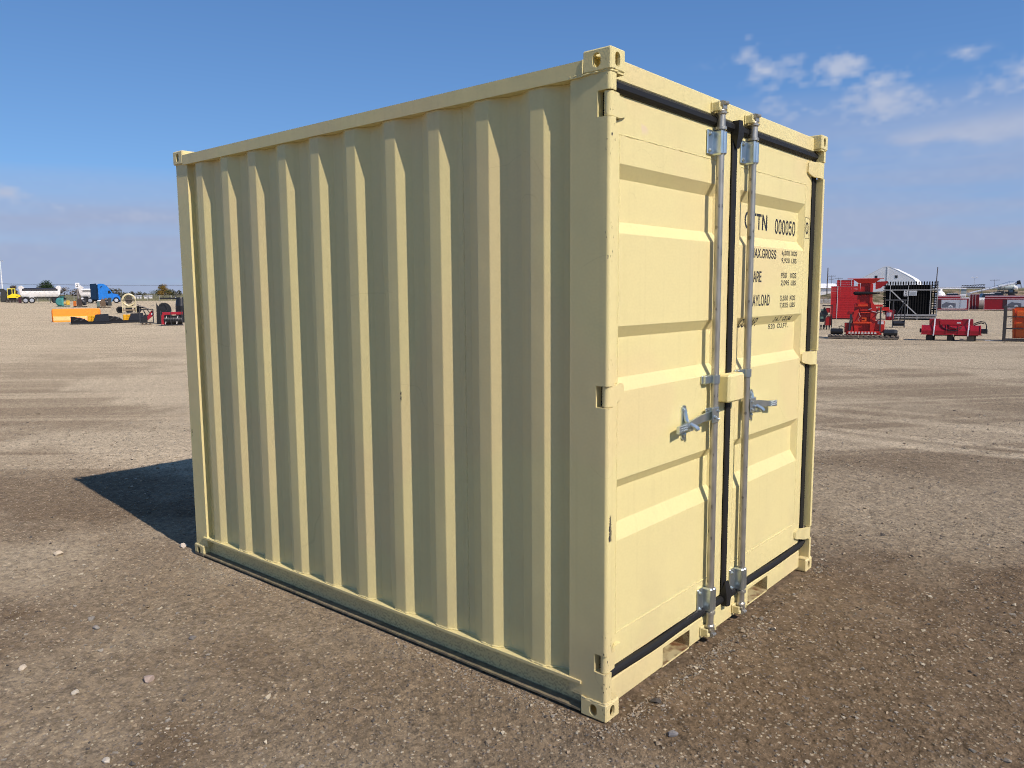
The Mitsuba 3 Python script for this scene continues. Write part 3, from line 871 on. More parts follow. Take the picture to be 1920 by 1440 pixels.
def cutter(a, b, lab, turn):
    t = Thing('brush_cutter_deck', lab, 'mower attachment', a, b, turn=turn)
    deck = prism([(-1.05, .04), (-.75, .0), (.95, .0), (1.08, .06), (1.05, .13), (-.2, .15), (-.55, .33), (-1.0, .40), (-1.06, .37)], -.75, .75, 'xz')
    t.put('deck', deck, BLACK, 'matte', jitter=.3)
    t.put('hood', hull([(.10, -.70, .12), (1.0, -.70, .12), (.30, -.55, .52), (.98, -.60, .53), (.10, .60, .12), (1.0, .60, .12), (.34, .5, .50), (.98, .5, .52)]), (.016, .019, .026), 'matte', smooth=20)
    for x in (-.80, -.45):
        t.put('push_bar', [bar((x - .2, -.72, .36), (x + .2, -.6, .20), .035), bar((x - .15, -.74, .20), (x + .1, -.74, .31), .025)], DKGREY)
    mk = t.put('motor', [B(-.16, .02, -.35, -.1, .12, .46, .02), lathe([(0, .15), (.30, .15), (.33, .08)], (.14, -.22, .13), n=14)], (.70, .36, .012))
    t.put('hose', path_tube([(.05, -.3, .40), (.15, -.36, .34), (.24, -.34, .30), (.32, -.3, .45)], .02, 6), (.05, .03, .02), 'paint', mk)
    t.put('skid', B(-1.1, 1.1, -.79, -.755, .0, .10, .01), BLACK)
    return t


cutter(-23.26, 43.5, 'flat black cutter deck with yellow motor in front of the orange barrier', .05)
cutter(-22.14, 45.2, 'second flat black cutter deck, right of the orange barrier', .05)

# ---- left: hose reel machine
t = Thing('hose_reel', 'cream framed machine with a big round hose reel and a small tyre', 'hose reel machine', -32.75, 67.6, .0459)
ring = [(0 + 11.5 * math.cos(a), 0, 24.5 + 11.5 * math.sin(a)) for a in np.linspace(0, 2 * np.pi, 41)[:-1]]
t.put('reel', [path_tube((np.array(ring) - [0, 0, 24.5]) * [.90 / t.sx, 1, .90] + [0, y, 24.5], 1.75, 8, True) for y in (-2.2, 0.6, 3.4)], CREAM)
t.put('reel_hub', [lathe([(0, 6), (1, 7), (7, 7), (8, 6)], (0, -4, 24.5), (0, 1, 0), 18)] + [bar((0, -3, 24.5), (10 * math.cos(a), -2, 24.5 + 10 * math.sin(a)), .5, 6) for a in np.linspace(0, 2 * np.pi, 7)[:-1]], (.06, .05, .04))
for x in (-12.5, 12.5):
    t.put('frame_post', [B(x - .8, x + .8, -6, -4.4, 1, 27, .2), B(x - .8, x + .8, 4, 5.6, 1, 27, .2)], CREAM)
t.put('cross_bar', B(-12.5, 12.5, -6.2, -5.2, 24, 25.2), (.12, .10, .08))
t.put('cross_bar', B(-12.5, 12.5, -6.1, -4.6, 10.5, 12.4, .2), CREAM)
t.put('cross_bar', B(-12.5, 12.5, -6.1, -4.6, 4.6, 7.0, .2), (.25, .19, .12))
t.put('engine', [B(-7, 5, -3, 4, 6, 14, .8), B(-4, 8, -2, 3, 13, 17, .8)], (.03, .028, .026))
t.put('belly_pan', hull([(-9, -4, 7), (9, -4, 7), (-5, -4, 1), (5, -4, 1), (-9, 4, 7), (9, 4, 7), (-5, 4, 1), (5, 4, 1)]), (.04, .035, .03))
wheel(t, -17.5, -5, 6.4, 4.5, BLACK, 'tyre')
wheel(t, 16, 3, 6.4, 4.5, BLACK, 'tyre')
t.put('drawbar', [bar((15, 0, 15.5), (37, 2, 7), .9), bar((15, 4, 12), (37, 4, 7), .9)], (.03, .022, .02))

# ---- left: crate with red head, black drum parts and the red rotor, hard by the container
t = Thing('attachment_crate', 'dark steel crate with a red cutting head on wooden blocks', 'crate', -19.19, 41.4, .0282)
for x in (-12, 13):
    for y in (-9, 9):
        t.put('upright', B(x - .9, x + .9, y - .9, y + .9, 4, 31 if x < 0 else 29, .15), DKGREY)
for y in (-9, 9):
    t.put('rail', B(-12, 13, y - .6, y + .6, 28.2, 29.4, .1), BLACK)
    t.put('rail', B(-13, 14, y - .7, y + .7, 3.6, 5.2, .1), (.06, .055, .05))
t.put('cutting_head', prism([(-2.5, 10.5), (2.5, 8.8), (14.5, 18.5), (14, 26), (10.2, 27)], -5, 4, 'xz'), CRIMSON)
t.put('decal', B(9.4, 13.6, -5.35, -5.02, 18.5, 22), (.7, .7, .68))
t.put('arm', [bar((-6, -2, 29), (2, -4, 14), 1.0), bar((2, 4, 29), (8, 2, 20), .9)], BLACK)
t.put('boom', [bar((-13, 6, 36), (10, 6, 28), .65), bar((10, 4, 37), (16, 4, 35), .6)], (.03, .025, .025))
t.put('hydraulic_block', [B(-9, 2, -6, 6, 5.2, 15, .6), B(-5, 4, -4, 4, 14, 19, .6)], (.015, .015, .016))
for i, x in enumerate((-8, -1, 6.5)):
    t.put('wood_block', B(x - 1.8, x + 1.8, -8, 8, 0, 3.6, .2), tuple(c * (.8 + .2 * i) for c in WOOD), 'matte')
t = Thing('drum_half', 'black half round drum shield beside the crate', 'drum shield', -18.74, 42.6, .0285)
hp = [(13 * math.cos(a), 13 * math.sin(a) + 27) for a in np.linspace(0, math.pi, 19)]
t.put('shield', prism([(-13, 0)] + [(-13, 27)] + hp[::-1][1:-1] + [(13, 27), (13, 0)], -1.0, 1.0, 'xz'), BLACK, jitter=.2)
t.put('wall', [prism([(-16, 0), (-15.2, 40), (-9, 29), (-9, 0)], -6, 6, 'xz')], BLACK, jitter=.2)
t.put('hoop', path_tube([(-11, -5, 31), (-8.8, -5, 38), (-8, -5, 39), (1, -5, 39.4), (2, -5, 38), (6, -5, 31)], .45, 6), (.04, .04, .04))
t.put('lever', path_tube([(-1, -2.5, 16), (1, -3, 22), (4, -3, 25), (6, -3, 29)], .5, 6), DKGREY)
t = Thing('post_pounder', 'tall black cylinder standing right behind the red rotor', 'drum', -18.91, 44.5, .0302)
t.put('drum', lathe([(0, 9), (1, 9.6), (30, 10.5), (31, 10.5), (45, 8), (47, 7)], (9.0, 0, 0), n=24), BLACK, jitter=.2)
t.put('top_beam', [B(-30, 14, -2, 2, 43.8, 46.6, .4), B(-2, 2, -2.6, 2.6, 46, 48.5, .4)], BLACK)
t.put('bolt_head', lathe([(0, 1), (1.2, 1)], (0, -2.7, 47), (0, 1, 0), 8), WHITE, 'steel')
t = Thing('rotor_attachment', 'red framed rotor roller with two pale straps', 'roller attachment', -17.36, 40.2, .0271)
t.put('frame', [prism([(-20, 3), (-18.5, 19), (-14.5, 25.5), (22, 25.5), (22, 21), (-13, 20.5), (-14.6, 9), (-13, 3)], -6, -4.6, 'xz'), B(-17, 22, -6, 6, 21.5, 25.5, .5)], CRIMSON)
t.put('roller', lathe([(0, 7.6), (1, 8.6), (35, 8.6), (36, 7.6)], (-15, 1.5, 10.5), (1, 0, 0), 18), (.02, .02, .022))
fins = [lathe([(0, 8.6), (.5, 9.8), (1.0, 8.6)], (x, 1.5, 10.5), (1, 0, 0), 14) for x in np.arange(-13, 20, 3.0)]
for f_ in fins:
    t.put('tine_ring', f_, (.05, .055, .055), 'steel')
for x in (-11.5, 9.5):
    t.put('strap', hull([(x - .7, -6.6, 3), (x + .5, -6.6, 3), (x + 2.2, -6.6, 18.5), (x + 3.4, -6.6, 18.5), (x - .7, -6.3, 3), (x + .5, -6.3, 3), (x + 2.2, -6.3, 18.5), (x + 3.4, -6.3, 18.5)]), (.7, .68, .66))
for x in (-19.4, -1, 20):
    t.put('stand', [B(x - .5, x + .5, -7, -6, 0, 28, .1), B(x - .5, x + .5, 5, 6, 0, 28, .1)], DKGREY)
t.put('base_rail', [B(-20, 22, -7, -5.8, .2, 2.0, .1), B(-20, 22, 5, 6.2, .2, 2.0, .1)], DKGREY)

# ---- left, farther: three pump sets on skids
def pump(a, b, u, label, cols, kind):
    t = Thing('pump_set', label, 'pump set', a, b, u)
    c1, c2, c3 = cols
    t.put('skid', [B(-13, 13, -6, -5, 0, 1.8, .1), B(-13, 13, 5, 6, 0, 1.8, .1)] + [B(x - .8, x + .8, -6, 6, 0, 1.4) for x in (-10, 0, 10)], tuple(.4 * c for c in c3))
    if kind == 0:
        t.put('volute', [lathe([(0, 6), (1.5, 7.5), (4, 7.8), (7, 6), (8, 3)], (-6.5, -4, 9), (0, 1, 0), 18), lathe([(0, 3), (7, 3), (8, 4)], (-1.5, 0, 11), (0, 0, 1), 12)], c1)
        t.put('flange', lathe([(0, 4.5), (1.2, 4.5)], (-1.5, 0, 17.5), n=14), c1)
        t.put('bracket', B(-3.5, 1, -5, 4, 2, 15.5, .5), tuple(1.25 * c for c in c1))
        t.put('coupling', lathe([(0, 2.6), (5, 2.6), (6, 3.5), (8, 3.5)], (1, 0, 6.2), (1, 0, 0), 12), (.45, .30, .08))
        t.put('motor', B(5.5, 12.5, -4.5, 4.5, 3, 11.5, .6), c2)
        for x in (6.5, 8.5, 10.5): t.put('fin', B(x, x + .5, -4.9, -4.5, 3.6, 11), tuple(.8 * c for c in c2))
    else:
        t.put('fuel_box', B(-13, -7.2, -5, 4, 2, 11.5, .5), c1)
        t.put('engine_block', [B(-6.5, 4, -4, 4, 2.5, 13, .8), B(-5, 3, -3, 3, 12.5, 16, .7), B(-3, -1, -4.6, -4, 5, 11, .2)], c3)
        t.put('fan_shroud', lathe([(0, 5.4), (1, 6.0), (4, 6.0)], (4.2, 0, 9.5), (1, 0, 0), 16), (.02, .022, .028))
        t.put('radiator', B(8.2, 11.8 if kind == 1 else 15, -6, 6, 3.6, 15.5 if kind == 1 else 18.5, .4), c2)
        t.put('exhaust', path_tube([(-2, -1, 15), (-2, -1, 18.4), (-.6, -1, 19.2)], .6, 7), (.35, .34, .33), 'steel')
        t.put('air_cleaner', lathe([(0, 2), (.6, 2.4), (4, 2.4), (4.6, 2)], (2.2, -2, 15.4), (1, 0, 0), 12), (.5, .5, .5) if kind == 1 else c3)
        t.put('hose', path_tube([(4, -3, 14), (7, -4, 15.5), (9, -4.5, 14.5)], .8, 7), BLACK)


pump(-60.3, 106.2, .0722, 'teal pump on a skid with a yellow motor', (TEAL, (.62, .40, .06), TEAL), 0)
pump(-55.06, 100.8, .0685, 'dark engine set with an orange box at its left end', ((.50, .13, .015), (.03, .03, .035), (.05, .035, .03)), 1)
pump(-49.33, 95.5, .0649, 'brown engine set with a dark radiator in front of the blue truck', ((.10, .14, .12), (.045, .045, .042), (.13, .085, .05)), 2)

# ---- left, far: trailers, truck, excavator
def dump_trailer(a, b, u, label, length, tarp):
    t = Thing('tank_trailer', label, 'trailer', a, b, u)
    L = length
    sec = [(-8, 26), (-9, 25), (-8.6, 19), (-6.5, 13.2), (-4.5, 11.4), (4.5, 11.4), (6.5, 13.2), (8.6, 19), (9, 25), (8, 26)]
    if not tarp: sec = [(y * .96, 11.4 + (z - 11.4) * .62) for y, z in sec]
    t.put('tub', prism(sec, -L / 2, L / 2, 'yz'), (.80, .79, .76), smooth=35)
    for i in range(7):
        x = -L / 2 + L * (i + .7) / 7.6
        t.put('marker_plate', B(x - 1.2, x + 1.2, -9.1, -8.7, 20.3, 21.0), (.45, .42, .38))
    if tarp: t.put('tarp', [prism([(-9.7, 23.2), (-9.4, 26.4), (-5, 28.2), (5, 28.2), (9.4, 26.4), (9.7, 23.2)], -L / 2 + 1, L / 2 - 1, 'yz')], (.025, .022, .022))
    else: t.put('top_rail', B(-L / 2, L / 2, -9.4, -7.6, 23.4, 26.6, .8), (.8, .79, .76)); t.put('side_sheet', B(-L / 2, L / 2, -8, 8, 19.5, 24, .4), (.20, .20, .19))
    for s in (-1, 1):
        t.put('end_bulkhead', prism([(s * L / 2, 13), (s * (L / 2 + 3), 17), (s * (L / 2 + 5), 28), (s * (L / 2 + 3), 31), (s * (L / 2 - 2), 31.4), (s * (L / 2 - 4), 28)][::s], -8.5, 8.5, 'xz'), (.62, .60, .57) if s < 0 else (.74, .73, .70))
        t.put('tarp_bow', path_tube([(s * (L / 2 + 6), -6, 27), (s * (L / 2 + 4), -6, 31), (s * (L / 2), -6, 31.8), (s * (L / 2 - 5), -6, 28)], .9, 7), (.6, .58, .55))
    t.put('chassis', [B(-L / 2 - 2, L / 2 + 6, -3, -1.6, 8.5, 11.2), B(-L / 2 - 2, L / 2 + 6, 1.6, 3, 8.5, 11.2), B(-L / 2 - 5, -L / 2 + 22, -7, 7, 6.5, 8.5)], (.03, .03, .032))
    for x in (-L / 2 + 6, -L / 2 + 17.5):
        wheel(t, x, -8.4, 5.4, 3.6, (.62, .61, .6))
        wheel(t, x, 5, 5.4, 3.6, (.62, .61, .6))
        t.put('mudguard', prism([(x + 6.6 * math.cos(q_), 5.4 + 6.6 * math.sin(q_)) for q_ in np.linspace(.5, 2.4, 8)] + [(x + 5.9 * math.cos(q_), 5.4 + 5.9 * math.sin(q_)) for q_ in np.linspace(2.4, .5, 8)], -8.6, -4, 'xz'), (.6, .6, .58) if x > -L / 2 + 10 else BLACK)
    t.put('landing_leg', [B(L / 2 - 16.8, L / 2 - 15.4, -5, -3.6, .4, 9), bar((L / 2 - 20, -4, 9), (L / 2 - 16, -4, 4), .5, 6)], DKGREY)
    t.put('landing_leg', [B(L / 2 - 10, L / 2 - 8.4, -5, -3.6, .4, 9), B(L / 2 - 11, L / 2 - 7.4, -5.5, -3, 0, .5)], DKGREY)
    return t


t = dump_trailer(-90.27, 151.5, .1029, 'long white tub trailer with a black tarp beside the yellow excavator', 68, True)
t.put('rear_bumper', B(-41, -35.5, -8, 8, 1, 12, .4), (.05, .012, .016))
t = Thing('semi_tractor', 'low black truck chassis hitched to the white tub trailer', 'truck', -87.73, 153.5, .1043)
t.put('chassis', [B(-16, 12, -4, 4, 6, 9.5, .3), B(-12, 8, -7, 7, 3, 10.5, .6), B(0, 9, -7, 7, 10, 13.5, .8)], BLACK)
for x in (-10, 0): wheel(t, x, -8, 5, 4, DKGREY)
t.put('fender', B(-14, 10, -8, -3, 10.2, 11.4, .3), (.03, .03, .032))

t = dump_trailer(-78.4, 147.4, .0996, 'white tub trailer hitched behind the blue truck', 36, False)
t.put('rear_frame', [B(-26, -23, -6, 6, 6, 26, .4), bar((-25, -6, 26), (-19, -6, 9), .9)], (.16, .13, .11))

t = Thing('semi_truck', 'bright blue sleeper cab semi truck facing right', 'truck', -73.84, 143.8, .0977)
cabp = [(-13, 6.5), (-13.4, 35.6), (-8, 36.2), (-2, 35.4), (3.5, 32), (7.6, 26.6), (9.6, 24.2), (13.6, 18.2), (14.2, 9), (10.6, 6.5)]
t.put('sleeper_cab', man(prism(cabp, -12.5, 12.5, 'xz')), BLUE, smooth=15, jitter=.05)
t.put('rear_wall', [B(-16.2, -13.45, -12, 12, 6, 34.5, .6), prism([(-27, 7), (-27.6, 35.4), (-16.3, 36.2), (-16.3, 7)], -12.2, -10.8, 'xz'), prism([(-27, 7), (-27.6, 35.4), (-16.3, 36.2), (-16.3, 7)], 10.8, 12.2, 'xz')], (.004, .022, .055), 'matte')
t.put('hood', hull([(13.3, -9.5, 9), (13.3, 9.5, 9), (13.3, -9.5, 18.0), (13.3, 9.5, 18.0), (24, -8, 16.4), (24, 8, 16.4), (27.2, -7.5, 10.5), (27.2, 7.5, 10.5), (27.4, -7.5, 7), (27.4, 7.5, 7), (13.3, -9.5, 7), (13.3, 9.5, 7)]), BLUE, smooth=15, jitter=.05)
t.put('fender', prism([(19.5 + 7.3 * math.cos(q_), 5.2 + 7.3 * math.sin(q_)) for q_ in np.linspace(.1, 3.0, 12)] + [(19.5 + 6.0 * math.cos(q_), 5.2 + 6.0 * math.sin(q_)) for q_ in np.linspace(3.0, .1, 12)], -12.4, -6, 'xz'), BLUE)
t.put('door_window', prism([(4.9, 17.5), (4.9, 23), (8.2, 23.4), (11.4, 18.4)], -12.75, -12.4, 'xz'), None, 'window_glass')
t.put('windscreen', hull([(9.9, -10.5, 23.6), (9.9, 10.5, 23.6), (13.8, -11, 18.1), (13.8, 11, 18.1), (9.5, -10.5, 23.4), (9.5, 10.5, 23.4), (13.4, -11, 17.9), (13.4, 11, 17.9)]), None, 'window_glass')
t.put('sleeper_window', prism([(-8.8, 28.2), (-8.4, 31.2), (-4.4, 31.6), (-8.0, 28.0)], -12.75, -12.4, 'xz'), None, 'window_glass')
t.put('sun_visor', B(4, 10.5, -12, 12, 24.2, 25.2, .3), (.008, .06, .2))
t.put('mirror', B(24.5, 25.6, -11.5, -10.2, 16, 20.5, .2), BLACK)
t.put('side_fairing', B(-2, 12, -12.8, -12.2, 2.4, 8.6, .2), (.10, .26, .46))
t.put('fuel_tank', lathe([(0, 2.6), (.5, 3.2), (13, 3.2), (13.5, 2.6)], (-16, -8.5, 4.6), (1, 0, 0), 14), (.6, .6, .6), 'steel')
t.put('step', B(-2, 3.5, -12.6, -9, 1.8, 4, .3), LTGREY)
t.put('bumper', B(22.5, 27.6, -10, 10, 2.2, 6.8, .7), (.02, .06, .14))
t.put('chassis', B(-46, 24, -4, 4, 4, 7), BLACK)
wheel(t, 19.5, -12, 5.2, 3.6, (.8, .8, .8)); wheel(t, 19.5, 8, 5.2, 3.6, (.8, .8, .8))
for x in (-40, -29):
    wheel(t, x, -12, 5.2, 6, (.5, .5, .5)); wheel(t, x, 6, 5.2, 6, (.5, .5, .5))

t = Thing('excavator', 'yellow excavator with a dark boom at the far left', 'excavator', -106.6, 168.5, .1145)
t.put('cab', [B(-7.0, -5.9, -7, -6, 12, 25), B(1.2, 2.4, -7, -6, 12, 25), hull([(5.5, -7, 16), (7, -7, 25), (7.9, -7, 25), (7.4, -7, 16), (5.5, -6, 16), (7, -6, 25), (7.9, -6, 25), (7.4, -6, 16)]), B(-7, 8, -7, 4, 24.6, 26, .4), B(-7, -5.6, 3, 4, 12, 25), B(-7, 8, 3, 4, 12, 25)], (.72, .60, .06))
t.put('cab_glass', B(-6.4, 7.0, -6.2, 3, 14, 24.6), None, 'window_glass')
t.put('house', hull([(-8, -8, 8.5), (16, -8, 8.5), (-8, 8, 8.5), (16, 8, 8.5), (-8, -8, 12), (-8, 8, 12), (2, -8, 16.4), (2, 8, 16.4), (14, -8, 15), (14, 8, 15), (17, -7, 13), (17, 7, 13)]), (.80, .58, .01), smooth=15)
t.put('decal', B(8, 12, -8.25, -7.9, 10.6, 11.8), (.25, .20, .02))
t.put('turntable', lathe([(0, 7), (3.2, 7)], (2, 0, 5.5), n=16), BLACK)
for y in (-9, 5):
    t.put('track', prism([(-10, 0), (-13, 3), (-10, 6), (13, 6), (16.5, 3), (13, 0)], y, y + 4, 'xz'), (.03, .026, .022), 'matte')
    for x in (-9, -3, 3, 9, 13): t.put('track_wheel', lathe([(0, 1.6), (.5, 1.6)], (x, y - .4, 2.2), (0, 1, 0), 10), (.12, .11, .10), 'matte')
t.put('boom', [hull([(-9, -2, 8), (-9, 2, 8), (-9, -2, 22), (-9, 2, 22), (-22, -2, 21), (-22, 2, 21), (-22, -2, 25), (-22, 2, 25), (-14, -2, 26), (-14, 2, 26)]), B(-20, -8.5, -3, 3, 1, 18, .8)], (.035, .035, .03))

# ---- left: sign on its post, light mast, wires, fence
t = Thing('row_sign', 'white row sign with the number 2 on a thin post', 'sign', -77.85, 142.0, .0965)
t.put('board', B(-3.9, 3.9, -.35, .35, 29.0, 38.2, .1), (.8, .8, .79))
tm = meshkit.text_mesh('2', 5.6, .25, True)
tv = np.array(tm.vertices)
tm = trimesh.Trimesh(np.stack([tv[:, 0] - tv[:, 0].mean() + .2, -.36 - tv[:, 2], tv[:, 1] + 30.8], 1), tm.faces, process=False)
t.put('number', tm, None, 'ink', smooth=False)
t.put('post', bar((0, .6, 0), (0, .6, 30), .5), (.35, .33, .30))

t = Thing('light_mast', 'tall white light mast with a short crossarm over the yellow excavator', 'light mast', -125.44, 195.0)
t.put('pole', lathe([(0, .20), (9.9, .11)], (0, 0, 0), n=10), (.72, .72, .70))
t.put('crossarm', B(-.75, .75, -.06, .06, 9.85, 10.0), GREY)
for x in (-.62, .62): t.put('lamp_head', B(x - .16, x + .16, -.3, .1, 9.78, 9.9, .02), LTGREY)

def wire(a0, b0, z0, a1, b1, z1, sag, r):
    p0, p1 = yard(a0, b0), yard(a1, b1)
    s = np.linspace(0, 1, 40)
    return path_tube(np.stack([p0[0] + (p1[0] - p0[0]) * s, p0[1] + (p1[1] - p0[1]) * s, z0 + (z1 - z0) * s - 4 * sag * s * (1 - s)], 1), r, 5)


WIRE_Z = 8.8 + (6.4 - 8.8) * (-93 + 230) / 290 - 4 * 3.9 * ((-93 + 230) / 290) * (1 - (-93 + 230) / 290)
k = thing('overhead_wire', 'single overhead wire crossing the sky above the far trucks', 'wire')
dab(k + '__cable', wire(-230, 190, 8.8, 60, 232, 6.4, 3.9, .045), (.10, .10, .11), 'matte')
p_ = yard(-93.0, 209.84)
m = xf(rbox(-.42, .42, -.16, .16, -.16, .16, .05), None, (p_[0], p_[1], WIRE_Z), -YAW)
dab(k + '__damper', m, (.05, .05, .055), 'matte')

t = Thing('chain_fence', 'low wire fence in front of the far tree line', 'fence', -90, 198, square=False)
posts = np.arange(-105, 66, 3.05)
for x in posts: t.put('post', bar((x, 0, 0), (x, 0, 1.25), .05, 6), (.42, .42, .40))
t.put('rail', bar((-105, 0, 1.22), (66, 0, 1.22), .035, 6), (.45, .45, .43))
k = t.put('wire_mesh', [bar((-105, 0, z), (66, 0, z), .014, 4) for z in (.1, .32, .54, .76, .98)], (.40, .40, .38))
tag(k, None, kind='stuff')

# ---- trees
def leaf_cloud(blobs, n, size, seed, col, col2=None, mixz=.4):
    """n small leaf faces spread through the lobes; colours per leaf."""
    rg = np.random.default_rng(seed)
    w = np.array([b[3] ** 2 for b in blobs], float)
    which = rg.choice(len(blobs), n, p=w / w.sum())
    c = np.array([b[:3] for b in blobs], float)[which]
    r = np.array([b[3] for b in blobs], float)[which]
    d = rg.normal(size=(n, 3)); d /= np.linalg.norm(d, axis=1, keepdims=True)
    p = c + d * (r * rg.random(n) ** .45)[:, None] * [1, 1, .86]
    u = rg.normal(size=(n, 3)); u /= np.linalg.norm(u, axis=1, keepdims=True)
    v = np.cross(u, rg.normal(size=(n, 3))); v /= np.linalg.norm(v, axis=1, keepdims=True)
    s = size * rg.uniform(.6, 1.5, (n, 1))
    V = np.stack([p - u * s, p + v * s * .5, p + u * s, p - v * s * .5], 1).reshape(-1, 3)
    i = np.arange(n)[:, None] * 4
    F = np.vstack([i + [0, 1, 2], i + [0, 2, 3]])
    base = np.asarray(col, float)[None] * rg.uniform(.6, 1.5, (n, 1))
    if col2 is not None:
        k = rg.random(len(blobs)) < mixz
        base = np.where(k[which][:, None], np.asarray(col2, float)[None] * rg.uniform(.6, 1.4, (n, 1)), base)
    return V, F, np.repeat(base, 4, 0)


def tree(label, a, b, h, w, seed, col, col2=None, n=1500, name='tree', mixz=.4, trunk=.25, group=None):
    t = Thing(name, label, 'tree', a, b, group=group)
    rg = np.random.default_rng(seed)
    blobs = []
    for _ in range(12):
        ang, q_ = rg.uniform(0, 2 * np.pi), rg.random()
        rr = w / 2 * (1 - .75 * q_) * rg.uniform(.35, .8)
        blobs.append((rr * math.cos(ang), rr * math.sin(ang), h * (trunk + (1 - trunk) * (.12 + .72 * q_)), w * rg.uniform(.14, .24)))
    V, F, C = leaf_cloud(blobs, n, h * .028, seed, col, col2, mixz)
    m = xf(trimesh.Trimesh(V, F, process=False), None, (t.at[0], t.at[1], 0), t.rot)
    scene[t.key + '__crown'] = mikit.ply(m, 'matte', smooth=False, color=C)
    limbs = [cyl((0, 0, -.1), (0, 0, h * .55), h * .025, h * .012, 7)] + [cyl((0, 0, h * rg.uniform(.2, .45)), b_[:3], h * .010, h * .004, 5) for b_ in blobs[:6]]
    t.put('trunk', limbs, (.06, .05, .04), 'matte')
    return t


tree('dark green spruce like tree behind the white tub trailer', -148.0, 252, 6.0, 7.2, 3, (.030, .055, .022), (.05, .075, .03), 2600)
tree('low bush joined to the left foot of the dark tree', -152.6, 254, 3.6, 6, 4, (.065, .085, .035), None, 1200)
tree('rusty brown tree behind the yellow excavator', -145.9, 232, 4.5, 3.4, 5, (.11, .075, .045), (.075, .06, .04), 1300)
tree('autumn tree half green half gold right of the hose reel', -127.9, 290, 4.9, 6.0, 6, (.045, .07, .022), (.22, .14, .03), 3000, mixz=.42)
tree('yellowing bush low on the right of the autumn tree', -124.6, 288, 3.4, 4.2, 7, (.16, .12, .035), (.07, .08, .03), 1000)
tree('thin dark conifer in the gap right of the autumn tree', -123.4, 294, 3.3, 1.2, 8, (.04, .05, .03), None, 450)
tree('small dark round tree between the autumn tree and the container', -120.5, 294, 2.8, 3.2, 9, (.045, .055, .035), None, 700)
tree('pale green low tree left of the autumn tree', -135.9, 300, 2.8, 5.5, 10, (.09, .11, .06), None, 800)
for i, (a, b, h, w) in enumerate(((-140.3, 300, 2.5, 3.5), (-141.6, 302, 3.0, 1.6), (-145.5, 296, 2.2, 4))):
    tree(['low grey green tree just right of the hose reel', 'slim dark tree rising behind the hose reel', 'bush in front of the truck nose on the horizon'][i], a, b, h, w, 20 + i, (.06, .07, .05), None, 500)

# the far tree line that reads as one mass
rg = np.random.default_rng(12)
VV, FF, CC, at_ = [], [], [], 0
for i in range(150):
    a = -330 + i * 4.0 + rg.uniform(-2, 2)
    b = 330 + rg.uniform(-15, 25)
    if a > 40: continue
    h = rg.uniform(2.4, 4.6) * (1.5 if a < -190 else 1.0)
    bl = [(rg.uniform(-2, 2), rg.uniform(-2, 2), h * rg.uniform(.3, .75), h * rg.uniform(.25, .42)) for _ in range(5)]
    V, F, C = leaf_cloud(bl, 150, .42, 300 + i, (.085, .085, .065) if a > -180 else (.13, .11, .09))
    p = yard(a, b)
    V = xf(trimesh.Trimesh(V, F, process=False), None, (p[0], p[1], 0), -YAW).vertices
    VV.append(V); FF.append(F + at_); CC.append(C); at_ += len(V)
scene['far_trees'] = mikit.ply(trimesh.Trimesh(np.vstack(VV), np.vstack(FF), process=False), 'matte', smooth=False, color=np.vstack(CC))
tag('far_trees', 'low hazy line of trees along the horizon on the left', 'trees', kind='stuff')

for i, (a, b, w_, h_) in enumerate(((-134.2, 285, .8, .9), (-131.0, 285, 1.5, .8), (-137.4, 288, .7, .8))):
    t = Thing('far_shed', ['small white shed beyond the wire fence', 'long low pale shed beyond the wire fence, left of the autumn tree', 'tiny white shed just right of the hose reel'][i], 'shed', a, b)
    t.put('wall', B(-w_, w_, -1.5, 1.5, 0, h_), (.62, .62, .60))
    t.put('roof', prism([(-1.7, h_), (1.7, h_), (0, h_ + .35)], -w_ - .1, w_ + .1, 'yz'), (.45, .45, .45))
    t.put('door', B(-.25, .25, -1.56, -1.5, 0, h_ * .8), GREY)
# ---------------------------------------------------------------- right of the container
# ---- tower of red attachments on pallets
t = Thing('attachment_tower', 'tall stack of bright red machine attachments on wooden pallets', 'attachments', 11.46, 25.6, .01738)
z0 = 8
t.put('base_plate', [B(-33, 34, -14, 14, z0, z0 + 4, .4), B(-30, 2, -16, -13, z0 + 3.5, z0 + 6.5, .3), B(-2, 30, -16, -13, z0 + 3.5, z0 + 7, .3)], RED)
for x in range(-28, 26, 6):
    t.put('tooth', prism([(x, z0 + 2), (x + 4.5, z0 + 2), (x + 3.6, z0 + 6), (x + .9, z0 + 6)], -17.2, -16.2, 'xz'), (.55, .48, .45))
t.put('side_plate', prism([(-16, z0 + 4), (-20.5, z0 + 30), (-18.5, z0 + 44), (-10, z0 + 48), (-9, z0 + 4)], -9, -5, 'xz'), RED)
t.put('side_plate', prism([(12, z0 + 4), (19, z0 + 4), (24.5, z0 + 47), (14, z0 + 62), (12, z0 + 60)], -10, -6, 'xz'), RED)
t.put('housing', [B(-22, 22, -4, 12, z0 + 4, z0 + 32, 1), B(-19, 18, -5, 10, z0 + 31, z0 + 58, 1)], (.34, .014, .010))
t.put('left_box', B(-36, -18, -8, 8, z0 + 4, z0 + 22, .6), (.33, .012, .010))
t.put('right_box', B(20, 39, -9, 9, z0 + 4, z0 + 26, .6), RED)
t.put('decal', B(26, 37, -9.35, -9.02, z0 + 20, z0 + 25.5), (.72, .68, .68))
t.put('cross_plate', [B(-20, 14, -11, -9, z0 + 21, z0 + 24, .3)], (.60, .055, .015))
t.put('cross_plate', [B(-12, 6, -10, -7, z0 + 53, z0 + 56, .3)], (.62, .06, .015))
